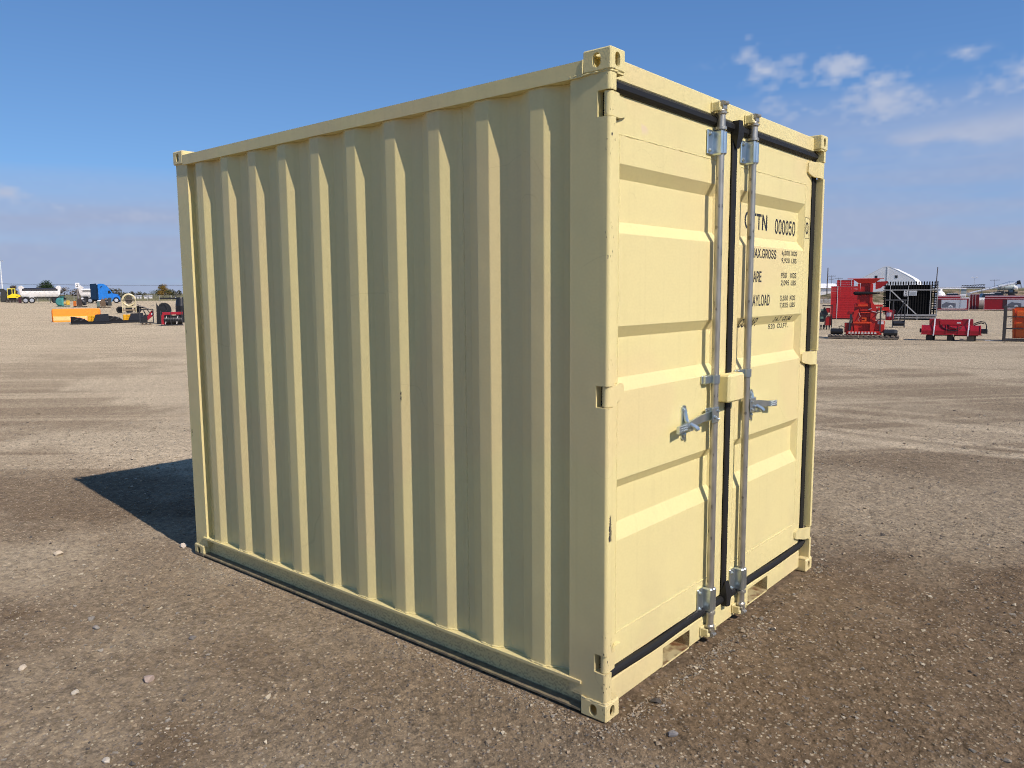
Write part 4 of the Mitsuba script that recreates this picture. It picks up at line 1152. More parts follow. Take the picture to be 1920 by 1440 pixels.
t.put('orange_bracket', prism([(-4, z0 + 25), (5, z0 + 25), (5, z0 + 32), (-4, z0 + 32), (-4, z0 + 30), (2, z0 + 30), (2, z0 + 27), (-4, z0 + 27)], -8.2, -6.2, 'xz'), (.66, .09, .015))
t.put('arm', [B(-32, 4, -7.5, -4.5, z0 + 38, z0 + 42, .4), B(-30, -26, -8, -4, z0 + 40, z0 + 45, .6)], (.25, .012, .012))
t.put('arm', [B(-8, 48, -8.2, -5.6, z0 + 44.5, z0 + 46.8, .4)], (.52, .025, .015))
t.put('arm', [B(-6, 34, -9.5, -7.6, z0 + 40.5, z0 + 42, .3)], (.60, .05, .02))
t.put('arm', [B(24, 46, -5, -2, z0 + 46.5, z0 + 51, .5), B(18, 34, -6, -2, z0 + 52, z0 + 56, .7)], RED)
t.put('cylinder', [bar((-27, -10, z0 + 8), (-24.5, -8, z0 + 38), 1.6, 10), bar((-24, -9, z0 + 8), (-22.5, -8, z0 + 38), .8, 8)], (.03, .03, .035))
t.put('column', [hull([(-12, -3, z0 + 56), (14, -3, z0 + 56), (-8, -3, z0 + 97), (12, -3, z0 + 97), (-12, 6, z0 + 56), (14, 6, z0 + 56), (-8, 6, z0 + 97), (12, 6, z0 + 97)]) - mbox(-1, 5, -10, -1, z0 + 80, z0 + 90)], (.36, .014, .010), smooth=15)
t.put('column_flange', B(9, 14.5, -6, 7, z0 + 56, z0 + 95, .5), RED)
t.put('column_flange', B(-14, -9.5, -6, 7, z0 + 56, z0 + 95, .5), (.40, .014, .010))
t.put('top_plate', [hull([(-24, -8, z0 + 103.2), (28, -8, z0 + 103.2), (-13, -6, z0 + 95.5), (17, -6, z0 + 95.5), (-24, 9, z0 + 103.2), (28, 9, z0 + 103.2), (-13, 8, z0 + 95.5), (17, 8, z0 + 95.5)]), B(-34, 34, -6, 8, z0 + 103.2, z0 + 104.4, .2)], RED, smooth=10)
t.put('side_wing', prism([(19, z0 + 98), (41, z0 + 99), (40, z0 + 95), (28, z0 + 86), (19, z0 + 84)], -3, 4, 'xz'), (.30, .012, .010))
t.put('bristle_bar', [lathe([(0, 1.4), (3, 3.4), (26, 3.0), (42, 1.6), (50, 1.2)], (-22, -8, z0 + 77), (1, 0, 0), 14)], BLACK, 'matte')
t.put('upright', B(29, 32, -13, -10, z0 + 3, z0 + 52, .3), (.05, .04, .04))
t.put('hose', path_tube([(22, -8, z0 + 50), (26, -12, z0 + 42), (20, -13, z0 + 34), (25, -12, z0 + 27), (33, -11, z0 + 30)], .8, 7), (.05, .02, .02))
t.put('hose', path_tube([(-10, -9, z0 + 41), (-7, -12, z0 + 34), (-11, -12, z0 + 28), (-8, -9, z0 + 25)], .7, 7), (.30, .18, .16))
t.put('pin', [bar((14, -10.6, z0 + 44), (24, -10.6, z0 + 41.5), .8, 8), bar((8, -9, z0 + 46.5), (14, -10, z0 + 49), .9, 8)], (.75, .72, .70), 'steel')
t.put('motor', lathe([(0, 4.5), (1, 5.5), (22, 5.5), (24, 4)], (-62, -9, z0 + 6), (1, 0, 0), 12), BLACK)
t.put('motor', lathe([(0, 4.6), (1.5, 6), (20, 6), (26, 4.6)], (37, -11, z0 + 4.5), (1, 0, 0), 12), (.022, .024, .028))
t.put('hose', path_tube([(-44, -9, z0 + 11), (-47, -9, z0 + 15), (-41, -9, z0 + 16), (-34, -9, z0 + 13)], .7, 7), BLACK)
for s, (xa, xb) in enumerate(((-66, -9), (-8, 66))):
    p = Thing('pallet', ['weathered wooden pallet under the left half of the red tower', 'weathered wooden pallet under the right half of the red tower'][s], 'pallet', 11.46, 25.6, .01738)
    for y in (-20, -4, 12):
        p.put('bearer', B(xa, xb, y, y + 5, 1.2, 5.4), (.15, .125, .10), 'matte')
        for x in (xa + 2, (xa + xb) / 2 - 4, xb - 10): p.put('foot', B(x, x + 8, y, y + 5, 0, 1.2), (.10, .085, .07), 'matte')
    n_ = 8
    for i in range(n_):
        x = xa + (xb - xa - 5) * i / (n_ - 1)
        p.put('board', B(x, x + 5, -21, 18, 5.4, 7.2), tuple(c * (.75 + .06 * ((i * 5) % 8)) for c in (.19, .16, .13)), 'matte')

# ---- bundle of red ribbed panels and its taller neighbour
def panels(a, b, u, label, w_, h_, dep, straps):
    t = Thing('panel_bundle', label, 'panel bundle', a, b, u)
    t.put('bearer', [B(-w_ / 2 + 3, w_ / 2 - 3, -dep / 2, -dep / 2 + 3, 0, 2.2), B(-w_ / 2 + 3, w_ / 2 - 3, dep / 2 - 3, dep / 2, 0, 2.2)], BLACK, 'matte')
    n_ = 18
    for i in range(n_):
        za, zb = 2.2 + (h_ - 2.2) * i / n_, 2.2 + (h_ - 2.2) * (i + .92) / n_
        t.put('panel', hull([(-w_ / 2, -dep / 2, za), (w_ / 2, -dep / 2, za), (-w_ / 2, dep / 2, za), (w_ / 2, dep / 2, za), (-w_ / 2, -dep / 2 + .25, zb), (w_ / 2, -dep / 2 + .25, zb), (-w_ / 2, dep / 2, zb), (w_ / 2, dep / 2, zb)]), tuple(c * (.92 + .02 * (i % 5)) for c in (.42, .012, .010)), jitter=.04)
    t.put('edge_trim', [B(-w_ / 2 - .5, -w_ / 2 + .4, -dep / 2 - .4, -dep / 2, 2, h_ + .4), B(-w_ / 2 - .5, w_ / 2 + .5, -dep / 2 - .4, dep / 2 + .4, h_, h_ + .5)], (.48, .10, .09))
    for x in straps:
        t.put('strap', [B(x - .55, x + .55, -dep / 2 - .75, -dep / 2 - .3, 1, h_ + 1), B(x - .55, x + .55, -dep / 2 - .75, dep / 2, h_ + .6, h_ + 1.0)], (.66, .60, .58))


panels(18.0, 42.6, .0289, 'wide red ribbed panel bundle with a pale strap behind the red tower', 52, 61, 26, (-14,))
panels(19.1, 45.2, .0307, 'taller red panel bundle rising behind the wide red one', 31, 69, 20, (-9, 11))

# ---- bundle of black fence panels in a steel frame
t = Thing('fence_bundle', 'bundle of black picket fence panels held in a grey steel frame', 'fence panels', 20.83, 41.2, .028)
n_ = 21
for i in range(n_):
    x = -48.5 + 97 * i / (n_ - 1)
    rg = np.random.default_rng(i)
    t.put('picket', [B(x - 1.05, x + 1.05, -9, -7.6, 10, 66.5 + rg.uniform(-.4, .4), .2), prism([(x - 1.35, 66.6), (x + 1.35, 66.6), (x + 1.1, 70), (x, 71.6), (x - 1.1, 70)], -9.4, -7.4, 'xz')], (.007, .007, .007), 'matte')
for y in (-6, -2, 2, 6):
    t.put('panel', [B(-47, 38, y - .7, y + .7, 9, 63, .1)], (.006, .006, .006), 'matte')
for i in range(12):
    z = 14 + i * 4.4
    t.put('rail', B(-52, 50.5, -7.5, -6.7, z, z + 1.9), (.008, .008, .008), 'matte')
for y in (-10.5, 9.5):
    for x in (-38.5, 36.5, 49):
        t.put('frame_post', B(x - .7, x + .7, y - .7, y + .7, 8, 64, .1), (.36, .36, .35))
for x in (-4.5,): t.put('frame_post', B(x - .7, x + .7, -11.3, -10, 8, 63, .1), (.36, .36, .35))
t.put('frame_rail', B(-52, 49, -11.6, -10.4, 54.4, 56.0, .1), (.38, .38, .37))
t.put('frame_rail', B(-42, 50, -12, -10.2, 7, 10.4, .1), (.30, .30, .30))
t.put('frame_rail', B(-42, 50, 9, 11, 7, 10.4, .1), (.26, .26, .26))
t.put('brace', hull([(-38, -12.4, 54), (-36, -12.4, 55), (11, -12.4, 10), (13, -12.4, 11), (-38, -11.7, 54), (-36, -11.7, 55), (11, -11.7, 10), (13, -11.7, 11)]), (.42, .42, .41))
sgn = t.put('sign', B(-12.8, -5.4, -12.2, -11.7, 43.8, 54.0, .1), (.62, .63, .63))
t.put('symbol', [B(-10.2, -7.4, -12.45, -12.2, 51, 53), B(-10.2, -7.4, -12.45, -12.2, 47.4, 49.4), B(-11, -9.6, -12.45, -12.2, 44.6, 46.4), B(-8.4, -6.8, -12.45, -12.2, 44.6, 46.4)], (.03, .03, .035), 'paint', sgn)
sgn = t.put('sign', B(-3.2, 11.5, -12.2, -11.7, 44.8, 53.6, .1), (.55, .58, .60))
t.put('symbol', [B(-2, 10.5, -12.45, -12.2, z, z + .9) for z in (46.2, 48.4, 50.6)], (.22, .25, .28), 'paint', sgn)
for x in (-20, 14):
    t.put('leg', B(x - .7, x + .7, -11.3, -10, 0, 7.2, .1), (.40, .40, .39))
t.put('foot_rail', B(-40, 50, -11.6, -10, 3.0, 4.4, .1), (.34, .34, .34))
t.put('bearer', [B(-42, 50, -8, 8, 0, 2.4), B(-42, 48, -7, 7, 4.6, 7)], (.03, .03, .03), 'matte')

# ---- dark stillage with a roller in it, right of the tower
t = Thing('stillage', 'dark steel stillage frame holding a black roller', 'stillage', 16.16, 32.9, .02235)
for x, y in ((-10, -10), (12, -10), (-10, 10), (12, 10)):
    t.put('upright', B(x - 1, x + 1, y - 1, y + 1, 0, 51, .2), (.05, .05, .052))
for y in (-10, 10):
    t.put('rail', B(-26, 14, y - .8, y + .8, 50, 52, .2), (.07, .07, .07))
    t.put('rail', B(-10, 12, y - 1, y + 1, 3, 5, .2), (.05, .05, .05))
t.put('brace', [bar((11, -10.4, 48), (-9, -10.4, 14), .8), bar((9, -9, 48), (3, -9, 12), .8)], (.05, .05, .05))
t.put('roller', lathe([(0, 4), (1, 5), (20, 5), (21, 4)], (-9, -6, 8.5), (1, 0, 0), 14), (.025, .026, .03))
t.put('red_head', [B(-24, -8, -6, 8, 14, 30, 1), B(-16, -6, -4, 4, 26, 33, 1)], (.36, .012, .02))
t.put('decal', B(-22, -13, -6.35, -6.05, 21, 28), (.70, .62, .64))
t.put('step', [B(-8, 10, -11.4, -10.2, z, z + 1) for z in (20,)], (.06, .06, .06))

# ---- dark tool rack peeping out beside the container
t = Thing('tool_carrier', 'black framed carrier with red plates beside the container edge', 'attachment', 12.71, 31.8, .0216)
t.put('frame', [B(-12, 11, -7, -5.6, 26, 28), B(9.6, 11.4, -7, -5.4, 4, 46), B(-8, 11, -7, -5.4, 43.5, 45.4), B(-2.5, -.8, -7, -5.4, 2, 27)], (.03, .03, .03))
t.put('red_plate', [prism([(-3, 8), (11, 8), (11, 25), (2, 25), (-3, 18)], -5.2, -4, 'xz'), B(-1, 7, -5, 2, 31, 40, .8)], (.32, .012, .012))
t.put('shield', prism([(-12, 14), (-4, 14), (1.5, 27), (-5, 39), (-9, 36), (-12, 30)], -4, 2, 'xz'), (.05, .055, .055))
t.put('bracket', prism([(-6, 40), (-3, 42), (3.5, 29), (1, 26)], -6.2, -5.2, 'xz'), BLACK)
t.put('plate', [B(-11, -5, -6.6, -5.8, 20, 24), B(-10, -6, -6.6, -5.8, 35, 38)], (.12, .20, .16))
for x in (-9, -4, 1.5, 6.5):
    t.put('foot', [B(x - 1, x + 1, -6, 5, 0, 5), B(x - 1.6, x + 1.6, -5, 4, 4.4, 8.4)], (.03, .022, .022))

# ---- red attachment on blocks with hose loop
t = Thing('strapped_attachment', 'low red attachment strapped on wooden blocks with a looped black hose', 'attachment', 13.65, 24.4, .01657)
for i, x in enumerate((-38, 0, 39)):
    t.put('wood_block', [B(x - 9 + 2 * (i == 1), x + 4, -10, -1, 0, 9.2, .3), B(x - 3, x + 8, 4, 13, 0, 9.0, .3)], ((.05, .045, .04), (.07, .06, .05), (.17, .14, .10))[i], 'matte')
t.put('cross_plank', B(-46, 50, -9, 10, 9.2, 11.0, .2), (.06, .05, .045), 'matte')
t.put('lower_beam', [prism([(-14, 11.2), (13, 11.2), (13, 26), (5, 28.5), (-8, 28.5), (-14.5, 19)], -56, 55, 'yz'), B(-57, 57, -15.2, -13.5, 11.2, 13.0, .2)], CRIMSON, smooth=10)
for x in (-55.5, -32, -9, 14, 36, 54):
    t.put('rib', prism([(-15.3, 11.2), (-13.9, 11.2), (-13.9, 20.5), (-8, 29.2), (-9.4, 29.8), (-15.4, 20.6)], x - .5, x + .5, 'yz'), (.42, .02, .03))
t.put('upper_body', [B(-41, 39, -4, 10, 28.5, 39.6, .7), B(-42, -22, -6.5, 11, 22, 40.4, .6), B(20, 40, -6.5, 11, 22, 40.4, .6)], (.26, .008, .016))
t.put('centre_panel', B(-22, 20, -7.2, -5, 29.6, 37.6, .4), (.42, .012, .022))
t.put('decal', B(10, 17.5, -7.5, -7.15, 32.5, 34.8), (.62, .58, .56))
for x in (-31, 33):
    t.put('strap', [hull([(x - 3, -15.9, 9.5), (x - .6, -15.9, 9.5), (x - 2.2, -15.9, 21), (x + .2, -15.9, 21), (x - 3, -15.4, 9.5), (x - .6, -15.4, 9.5), (x - 2.2, -15.4, 21), (x + .2, -15.4, 21)]),
                    hull([(x - 2.2, -15.9, 21), (x + .2, -15.9, 21), (x - 1.2, -7.4, 41), (x + 1.2, -7.4, 41), (x - 2.2, -15.4, 21), (x + .2, -15.4, 21), (x - 1.2, -6.9, 41), (x + 1.2, -6.9, 41)])], (.72, .68, .70))
t.put('hose', path_tube([(38, -4, 30), (46, -6, 34), (54, -6, 36.5), (61, -6, 35), (64.5, -6, 30), (64.5, -6, 25)], .95, 8), BLACK)
t.put('hose', path_tube([(38, -2, 27), (46, -3, 31), (54, -3, 33.5), (60, -3, 32.5)], .95, 8), BLACK)
t.put('hose', path_tube([(-20, -9, 30), (-15, -13, 24), (-4, -15, 20), (10, -15, 19.5), (20, -10, 24)], 1.0, 8), (.015, .012, .012))
t.put('hose', path_tube([(-8, -8, 30), (-2, -13, 25), (9, -14, 22.5), (19, -9, 27)], 1.0, 8), (.015, .012, .012))
t.put('motor', [B(55, 67, -6, 6, 14, 22.5, .6), lathe([(0, 1.3), (3, 1.3)], (64.5, -6, 22), n=8)], BLACK)
t.put('end_cap', B(-60, -56, -5, 5, 14.5, 22, .5), BLACK)
t.put('rope', path_tube([(2, -16, 11), (4, -16.5, 12.5), (6, -16.3, 8), (8, -16, 3), (16, -15, 2.4)], .5, 6), (.45, .38, .28), 'matte')
t = Thing('plastic_strip', 'white plastic strip lying on the dirt in front of the dark rack', 'strip', 14.68, 24.1, .0164, turn=.25)
t.put('blade', hull([(-9, -1, .2), (9, -1.4, .9), (-9, 1, .2), (9, 1.2, .9), (-9, 0, .6), (7, 0, 1.5)]), (.78, .77, .74))

# ---- orange machine part in a dark rack at the right edge
t = Thing('rack', 'dark steel rack at the right edge of the view', 'rack', 15.41, 23.9, .0162)
for x, y in ((-26, -16), (-26, 16), (50, -16), (50, 16)):
    t.put('upright', B(x - 3.2, x + 3.2, y - 3, y + 3, 0, 66, .5), (.055, .05, .046))
for z in (64, 46, 24):
    t.put('rail', B(-22.8, 46.8, -17, -15.4, z - .8, z + 1.2, .2), (.04, .037, .035))
for z in (2,):
    for y in (-16, 16): t.put('base_beam', B(-28, 52, y - 2.2, y + 2.2, z - 2, z + 2, .4), (.06, .055, .05))
for x in (-26, 50): t.put('cross_beam', B(x - 2, x + 2, -12.9, 12.9, 62, 65, .3), (.05, .045, .042))
t = Thing('orange_bucket', 'bright orange machine casting standing inside the dark rack', 'bucket', 15.61, 23.9, .0162)
t.put('shell', hull([(-20, -11, 6), (34, -11, 6), (-24, -9, 60), (34, -9, 60), (-19, -9, 63), (34, -9, 63), (-18, 11, 6), (34, 11, 6), (-22, 11, 62), (34, 11, 62)]), (.62, .085, .012), smooth=10)
for z, h_ in ((7, 16), (27, 8), (44, 13)):
    t.put('rib', B(-17, 33, -13.2, -10.2, z, z + h_, .8), (.72, .125, .018))
t.put('corner_rib', hull([(-22.5, -12.6, 6), (-19, -13.4, 6), (-26, -10.6, 61), (-21, -11.6, 61), (-22.5, -9, 6), (-19, -9, 6), (-26, -7, 61), (-21, -8, 61)]), (.70, .13, .02))
t.put('inner_plate', B(4, 16, -13.9, -13.2, 34, 42, .3), (.72, .14, .02))
t.put('hook', [path_tube([(-26, -9, 30 + k * 6), (-30, -10, 31 + k * 6), (-31, -10, 29 + k * 6)], .8, 6) for k in range(3)], (.55, .5, .46))

# ---- low red crates with picture panels
def crate(a, b, u, label, x0, x1, h_, pic):
    t = Thing('shelter_crate', label, 'crate', a, b, u)
    t.put('body', B(x0, x1, -12, 12, 1.5, h_ * .80, .4), (.30, .008, .016))
    t.put('body_upper', B(x0 + 1, x1 - 16 if pic else x1, -10, 12, h_ * .80, h_, .4), (.28, .010, .022))
    t.put('lid_trim', [B(x0 + 1, x1 - 16 if pic else x1, -10.6, -10, h_ - 2.2, h_, .1), B(x0, x1, -12.5, -12, h_ * .78, h_ * .82, .1)], (.55, .36, .38))
    t.put('base_trim', B(x0, x1, -12.6, -12, 1.2, 2.2, .1), (.60, .50, .48))
    t.put('corner_trim', [B(x0 - .2, x0 + .8, -12.7, -11.8, 1.5, h_ * .8), B(x1 - .8, x1 + .2, -12.7, -11.8, 1.5, h_ * .8)], (.55, .40, .40))
    t.put('bearer', [B(x0 + 1, x1 - 1, -11.5, -8, 0, 1.4), B(x0 + 1, x1 - 1, 8, 11.5, 0, 1.4)], (.04, .03, .03), 'matte')
    px = pic
    k = t.put('picture_panel', B(px, px + 47, -12.45, -12.05, 5.0, 20.5, .05), (.46, .50, .55))
    t.put('picture_left', B(px - 8, px - .2, -12.45, -12.05, 5.0, 20.5, .05), (.05, .02, .025))
    t.put('print', [prism([(px + 3, 13), (px + 9, 16.5), (px + 14, 15.2), (px + 27, 14.2), (px + 27, 6), (px + 1, 6), (px + 1, 12)], -12.6, -12.46, 'xz'), B(px + 34, px + 35, -12.6, -12.46, 6, 19.5)], (.12, .13, .16), 'paint', k)
    t.put('print', prism([(px + 13, 6.6), (px + 14, 9.6), (px + 17.5, 11.2), (px + 21, 9.6), (px + 22, 6.6), (px + 19.5, 6.6), (px + 17.5, 8.8), (px + 15.5, 6.6)], -12.75, -12.61, 'xz'), (.62, .64, .66), 'paint', k)
    t.put('print', B(px + 1, px + 45, -12.6, -12.46, 3.4, 4.4), (.66, .52, .52), 'paint', k)


crate(31.7, 57.3, .0389, 'low red crate with a picture panel just right of the black fence bundle', -22, 39, 28.5, -12)
crate(36.4, 56.0, .0380, 'low red crate with a picture panel farther right, behind the dark rack', -76, 70, 28.0, -32)
t = Thing('crate_frame', 'narrow dark red crate end standing left of the farther red crate', 'crate', 34.2, 58.5, .0397)
t.put('panel', B(-5, 12, -6, 6, 1, 29, .4), (.16, .008, .012))
for x in (-5.4, 0, 5.4): t.put('edge_trim', B(x - .5, x + .5, -6.6, -5.9, 1, 29.4), (.48, .36, .36))
t.put('top_trim', B(-6, 12, -6.8, 6, 29, 30, .1), (.55, .42, .43))

# ---- berm, concrete blocks, far buildings and poles
rg = np.random.default_rng(33)
aa = np.linspace(36, 150, 230); bb = np.linspace(-9, 9, 25)
A, Bm = np.meshgrid(aa, bb, indexing='ij')
hh = np.clip(1 - (np.abs(Bm) / 9) ** 1.7, 0, 1) * (1.05 + .75 * meshkit.fbm(np.stack([A * .09, Bm * .1, 0 * A], -1), 3, 51)) * np.clip((A - 36) / 6, 0, 1) + .35 * (meshkit.fbm(np.stack([A * .7, Bm * .7, 0 * A], -1), 3, 52) - .5) * np.clip(2 - np.abs(Bm) / 4.5, 0, 1)
cen = 104 + .14 * (A - 60)
P_ = EYE[:2][None, None] + A[..., None] * YX + (cen + Bm)[..., None] * YZ
na, nb = A.shape
ii, jj = np.meshgrid(np.arange(na - 1), np.arange(nb - 1), indexing='ij')
q = np.stack([ii * nb + jj, (ii + 1) * nb + jj, (ii + 1) * nb + jj + 1, ii * nb + jj + 1], -1).reshape(-1, 4)


def berm_fn(p, n, uv):
    f = fbm(p.x * .8, p.y * .8, p.z * 2, 4)
    return mix(mi.Color3f(.075, .07, .035), mi.Color3f(.20, .155, .105), smoothstep(.35, .62, f))


scene['berm_soil'] = two(principled(proc(berm_fn), .95, specular=.1))
scene['earth_bank'] = mikit.ply((np.concatenate([P_, (hh - .12)[..., None]], -1).reshape(-1, 3), q), 'berm_soil', smooth=True)
tag('earth_bank', 'low bank of brown earth and weeds behind the red goods', 'earth bank', kind='structure')

for i, (a, w_) in enumerate(((35.5, .26), (36.05, .22), (36.55, .24))):
    t = Thing('concrete_block', ['grey concrete block nearest the container edge at the foot of the earth bank', 'darker grey middle one of three concrete blocks below the earth bank', 'pale concrete block closest to the red panel bundles'][i], 'concrete block', a, 90.5, group='concrete blocks along the earth bank')
    t.put('block', B(-w_, w_, -.4, .4, 0, .5, .04), ((.34, .32, .29), (.28, .27, .25), (.36, .33, .3))[i], 'matte')
    t.put('lifting_loop', path_tube([(-.15, 0, .48), (-.1, 0, .56), (.1, 0, .56), (.15, 0, .48)], .02, 6), GREY)
t = Thing('low_shed', 'white low shed roof beyond the earth bank, next to the container', 'shed', 70.2, 178)
t.put('wall', B(-4, 3.5, -3, 3, 0, 1.9), (.75, .75, .74))
t.put('roof', hull([(-4.2, -3.4, 1.9), (3.6, -3.4, 1.9), (-4.2, 3.4, 1.9), (3.6, 3.4, 1.9), (-4.2, 0, 2.9), (2.7, 0, 2.9)]), (.82, .82, .82))

t = Thing('fabric_building', 'white arched fabric storage building with two small square vents', 'building', 105.2, 222.0, .146, turn=-.09)
arch = [(-60, 0), (-60, 14), (-59, 19), (-56, 24), (-50, 30), (-34, 38.8), (-20, 45.8), (-9, 51.0), (-4, 52.8), (4, 52.8), (9, 51.0), (20, 45.8), (34, 38.8), (50, 30), (56, 24), (59, 19), (60, 14), (60, 0)]
t.put('end_wall', prism(arch, 0, 1, 'xz'), (.80, .81, .82), smooth=20)
t.put('roof', prism(arch, 1.2, 170, 'xz'), (.80, .80, .80), smooth=40)
t.put('roof_edge', prism([(x * 1.012, z + .9) for x, z in arch] + [(x, z) for x, z in arch[::-1]], -.4, 1.1, 'xz'), (.82, .82, .82), smooth=20)
for x in (-20, 19):
    k = t.put('vent', B(x - 2.5, x + 2.5, -.5, -.05, 31.5, 36.5), (.02, .025, .03))
    t.put('frame', [B(x - 3, x + 3, -.6, -.45, 36.5, 37.2), B(x - 3, x + 3, -.6, -.45, 30.8, 31.5)], (.7, .7, .7), 'paint', k)
t.put('seam', B(-.5, .5, -.6, -.1, 0, 53), (.30, .32, .34))
t.put('panel', B(.6, 2.6, -.4, -.1, 0, 53), (.74, .76, .77))


def utility_pole(label, a, b, h_, arms, lean=0.0, r=.14):
    t = Thing('utility_pole', label, 'utility pole', a, b)
    t.put('pole', cyl((0, 0, 0), (lean, 0, h_), r, r * .7, 8), (.10, .085, .075), 'matte')
    for z, w_ in arms:
        k = t.put('crossarm', B(-w_, w_, -.08, .08, z - .09, z + .09), (.11, .10, .09), 'matte')
        for x in (-w_ * .9, -w_ * .45, w_ * .45, w_ * .9):
            t.put('insulator', lathe([(0, .05), (.1, .09), (.3, .05)], (x, 0, z + .09), n=7), (.2, .2, .2), 'paint', k)


utility_pole('plain dark pole nearest the container edge', 59.49, 149, 5.6, (), .05, .12)
utility_pole('utility pole with two crossarms left of the red bundles', 162.55, 402, 8.6, ((8.2, 2.2), (6.6, 1.2)))
utility_pole('utility pole with a single crossarm just above the red bundle', 186.2, 450, 8.0, ((7.6, 2.4),))
utility_pole('dark leaning pole rising behind the black fence bundle', 61.71, 115, 4.7, (), .16, .09)
utility_pole('far utility pole above the white conveyor', 293.22, 480, 6.8, ((6.4, 3.0),))
t = Thing('pole_frame', 'far wooden H frame of two poles and a beam left of the red bundles', 'pole frame', 159.0, 390)
for x in (.4, 6.2): t.put('pole', bar((x, 0, 0), (x, 0, 4.6), .13, 7), (.13, .12, .11), 'matte')
t.put('beam', B(-.6, 7.2, -.1, .1, 4.2, 4.45), (.13, .12, .11), 'matte')

t = Thing('flood_light', 'far light pole with two white lamp heads over the conveyor', 'light pole', 181.46, 310)
t.put('pole', bar((0, 0, 0), (0, 0, 5.4), .07, 7), (.45, .46, .48))
for x in (-.85, .85):
    t.put('arm', bar((0, 0, 5.3), (x, 0, 5.7), .04, 6), (.5, .5, .5))
    t.put('lamp_head', hull([(x - .6, -.3, 5.65), (x + .6, -.3, 5.65), (x - .3, -.3, 6.0), (x + .3, -.3, 6.0), (x - .6, .3, 5.65), (x + .6, .3, 5.65), (x, .3, 6.05)]), (.85, .85, .86))

# ---- right, behind the crates: grain auger, pipe, platform truck, tank truck, white cars
t = Thing('grain_auger', 'long white grain auger tube slanting up to the right', 'grain auger', 54.52, 89.5, .0608)
t.put('tube', bar((-43, 0, 17.6), (45.5, 0, 36.2), 1.5, 12), (.74, .77, .80))
for s in (.25, .42, .6, .78): t.put('clamp_ring', lathe([(0, 1.8), (.8, 1.8)], (-43 + 88.5 * s, 0, 17.6 + 18.6 * s), (88.5, 0, 18.6), 10), GREY)
t.put('head', [lathe([(0, 2.6), (1, 3.4), (6, 3.4), (7, 2.6)], (43.5, 0, 36.0), (88.5, 0, 18.6), 12), B(46, 50, -2, 2, 33, 36.6, .5)], (.02, .02, .025))
t.put('truss', [bar((-22, 0, 22.1), (30, 0, 38.2), .3, 5), bar((10, 0, 28.6), (12, 0, 32.6), .3, 5), bar((30, 0, 32.8), (30, 0, 38.2), .3, 5), bar((30, 0, 38.2), (42, 0, 37), .3, 5)], (.05, .14, .30))
t.put('undercarriage', [bar((14, -4, 29.6), (-2, -4, 2), .6, 6), bar((14, 4, 29.6), (-2, 4, 2), .6, 6), bar((-30, 0, 20), (-2, 0, 3), .6, 6), bar((16, -3, 30), (30, -3, 3), .6, 6)], (.10, .11, .12))
wheel(t, -2, -5, 3.4, 2, LTGREY); wheel(t, -2, 4, 3.4, 2, LTGREY)
t.put('hopper', hull([(-49, -4, 18), (-40, -4, 18), (-47, -2, 12), (-42, -2, 12), (-49, 4, 18), (-40, 4, 18), (-47, 2, 12), (-42, 2, 12)]), (.70, .70, .70))
t.put('hopper_leg', [bar((-45, -2, 12), (-45, -2, 0), .5, 6), bar((-45, 2, 12), (-45, 2, 0), .5, 6)], GREY)
t = Thing('white_pipe', 'white horizontal pipe on trestles behind the black fence bundle', 'pipe', 50.7, 92.0, .0625)
t.put('tube', bar((-22, 0, 25.2), (36, 0, 25.4), 1.1, 10), (.80, .80, .79))
t.put('tube', bar((-22, 1, 27.6), (34, 1, 28.2), .55, 8), (.6, .62, .64))
for x in (-16, 24): t.put('trestle', [bar((x, -3, 0), (x, 0, 25), .5, 6), bar((x, 3, 0), (x, 0, 25), .5, 6)], GREY)
t = Thing('platform_trailer', 'dark lattice platform above the low red crate', 'platform', 54.26, 93.0, .0632)
t.put('deck', B(-21, 23, -6, 6, 26, 27.6), (.05, .05, .055))
n_ = 9
t.put('lattice', [bar((-21 + 44 * i / n_, -6, 27), (-21 + 44 * (i + .5) / n_, -6, 31.4), .45, 5) for i in range(n_)] + [bar((-21 + 44 * (i + .5) / n_, -6, 31.4), (-21 + 44 * (i + 1) / n_, -6, 27), .45, 5) for i in range(n_)] + [bar((-21, -6, 30), (23, -6, 32.4), .55, 5)], (.035, .034, .036))
t.put('cabinet', B(-21, -11, -4, 4, 13, 26, .4), (.34, .40, .40))
t.put('leg', [bar((-17, 0, 0), (-17, 0, 13), .8, 6), bar((18, 0, 0), (18, 0, 26), .8, 6)], (.16, .17, .18))
t = Thing('tank_truck', 'white tank trailer with dark machinery under it at the far right', 'tank trailer', 60.36, 96.0, .0652)
t.put('tank', lathe([(0, 2), (1.5, 4.6), (3, 5.2), (33, 5.2), (35, 4.4), (36, 2)], (-22, 0, 26), (1, 0, 0), 18), (.50, .55, .50))
t.put('end_tank', lathe([(0, 2.2), (1, 3.6), (6, 3.6), (7, 2.2)], (10, -6, 24.5), (1, 0, 0), 16), (.78, .76, .70))
t.put('chassis', [B(-28, 18, -5, 5, 14, 18), B(-20, -8, -6, 5, 8, 19, .5), B(0, 12, -6, 6, 6, 21, .5)], (.025, .028, .03))
t.put('blue_box', B(2, 9, -7, -5.9, 16.5, 21, .3), (.10, .15, .20))
t.put('ladder', [path_tube([(x, -5.8, 19), (x + 1.5, -5.9, 24), (x + 3, -4, 29.5)], .4, 6) for x in (-16, -9)], BLACK)
t.put('boom', [bar((2, -2, 26), (22, -2, 34), .9, 7), bar((22, -2, 34), (24, -2, 25), .7, 7)], (.03, .03, .032))
for x in (-22, -14, 8): wheel(t, x, -7, 7, 4, GREY)


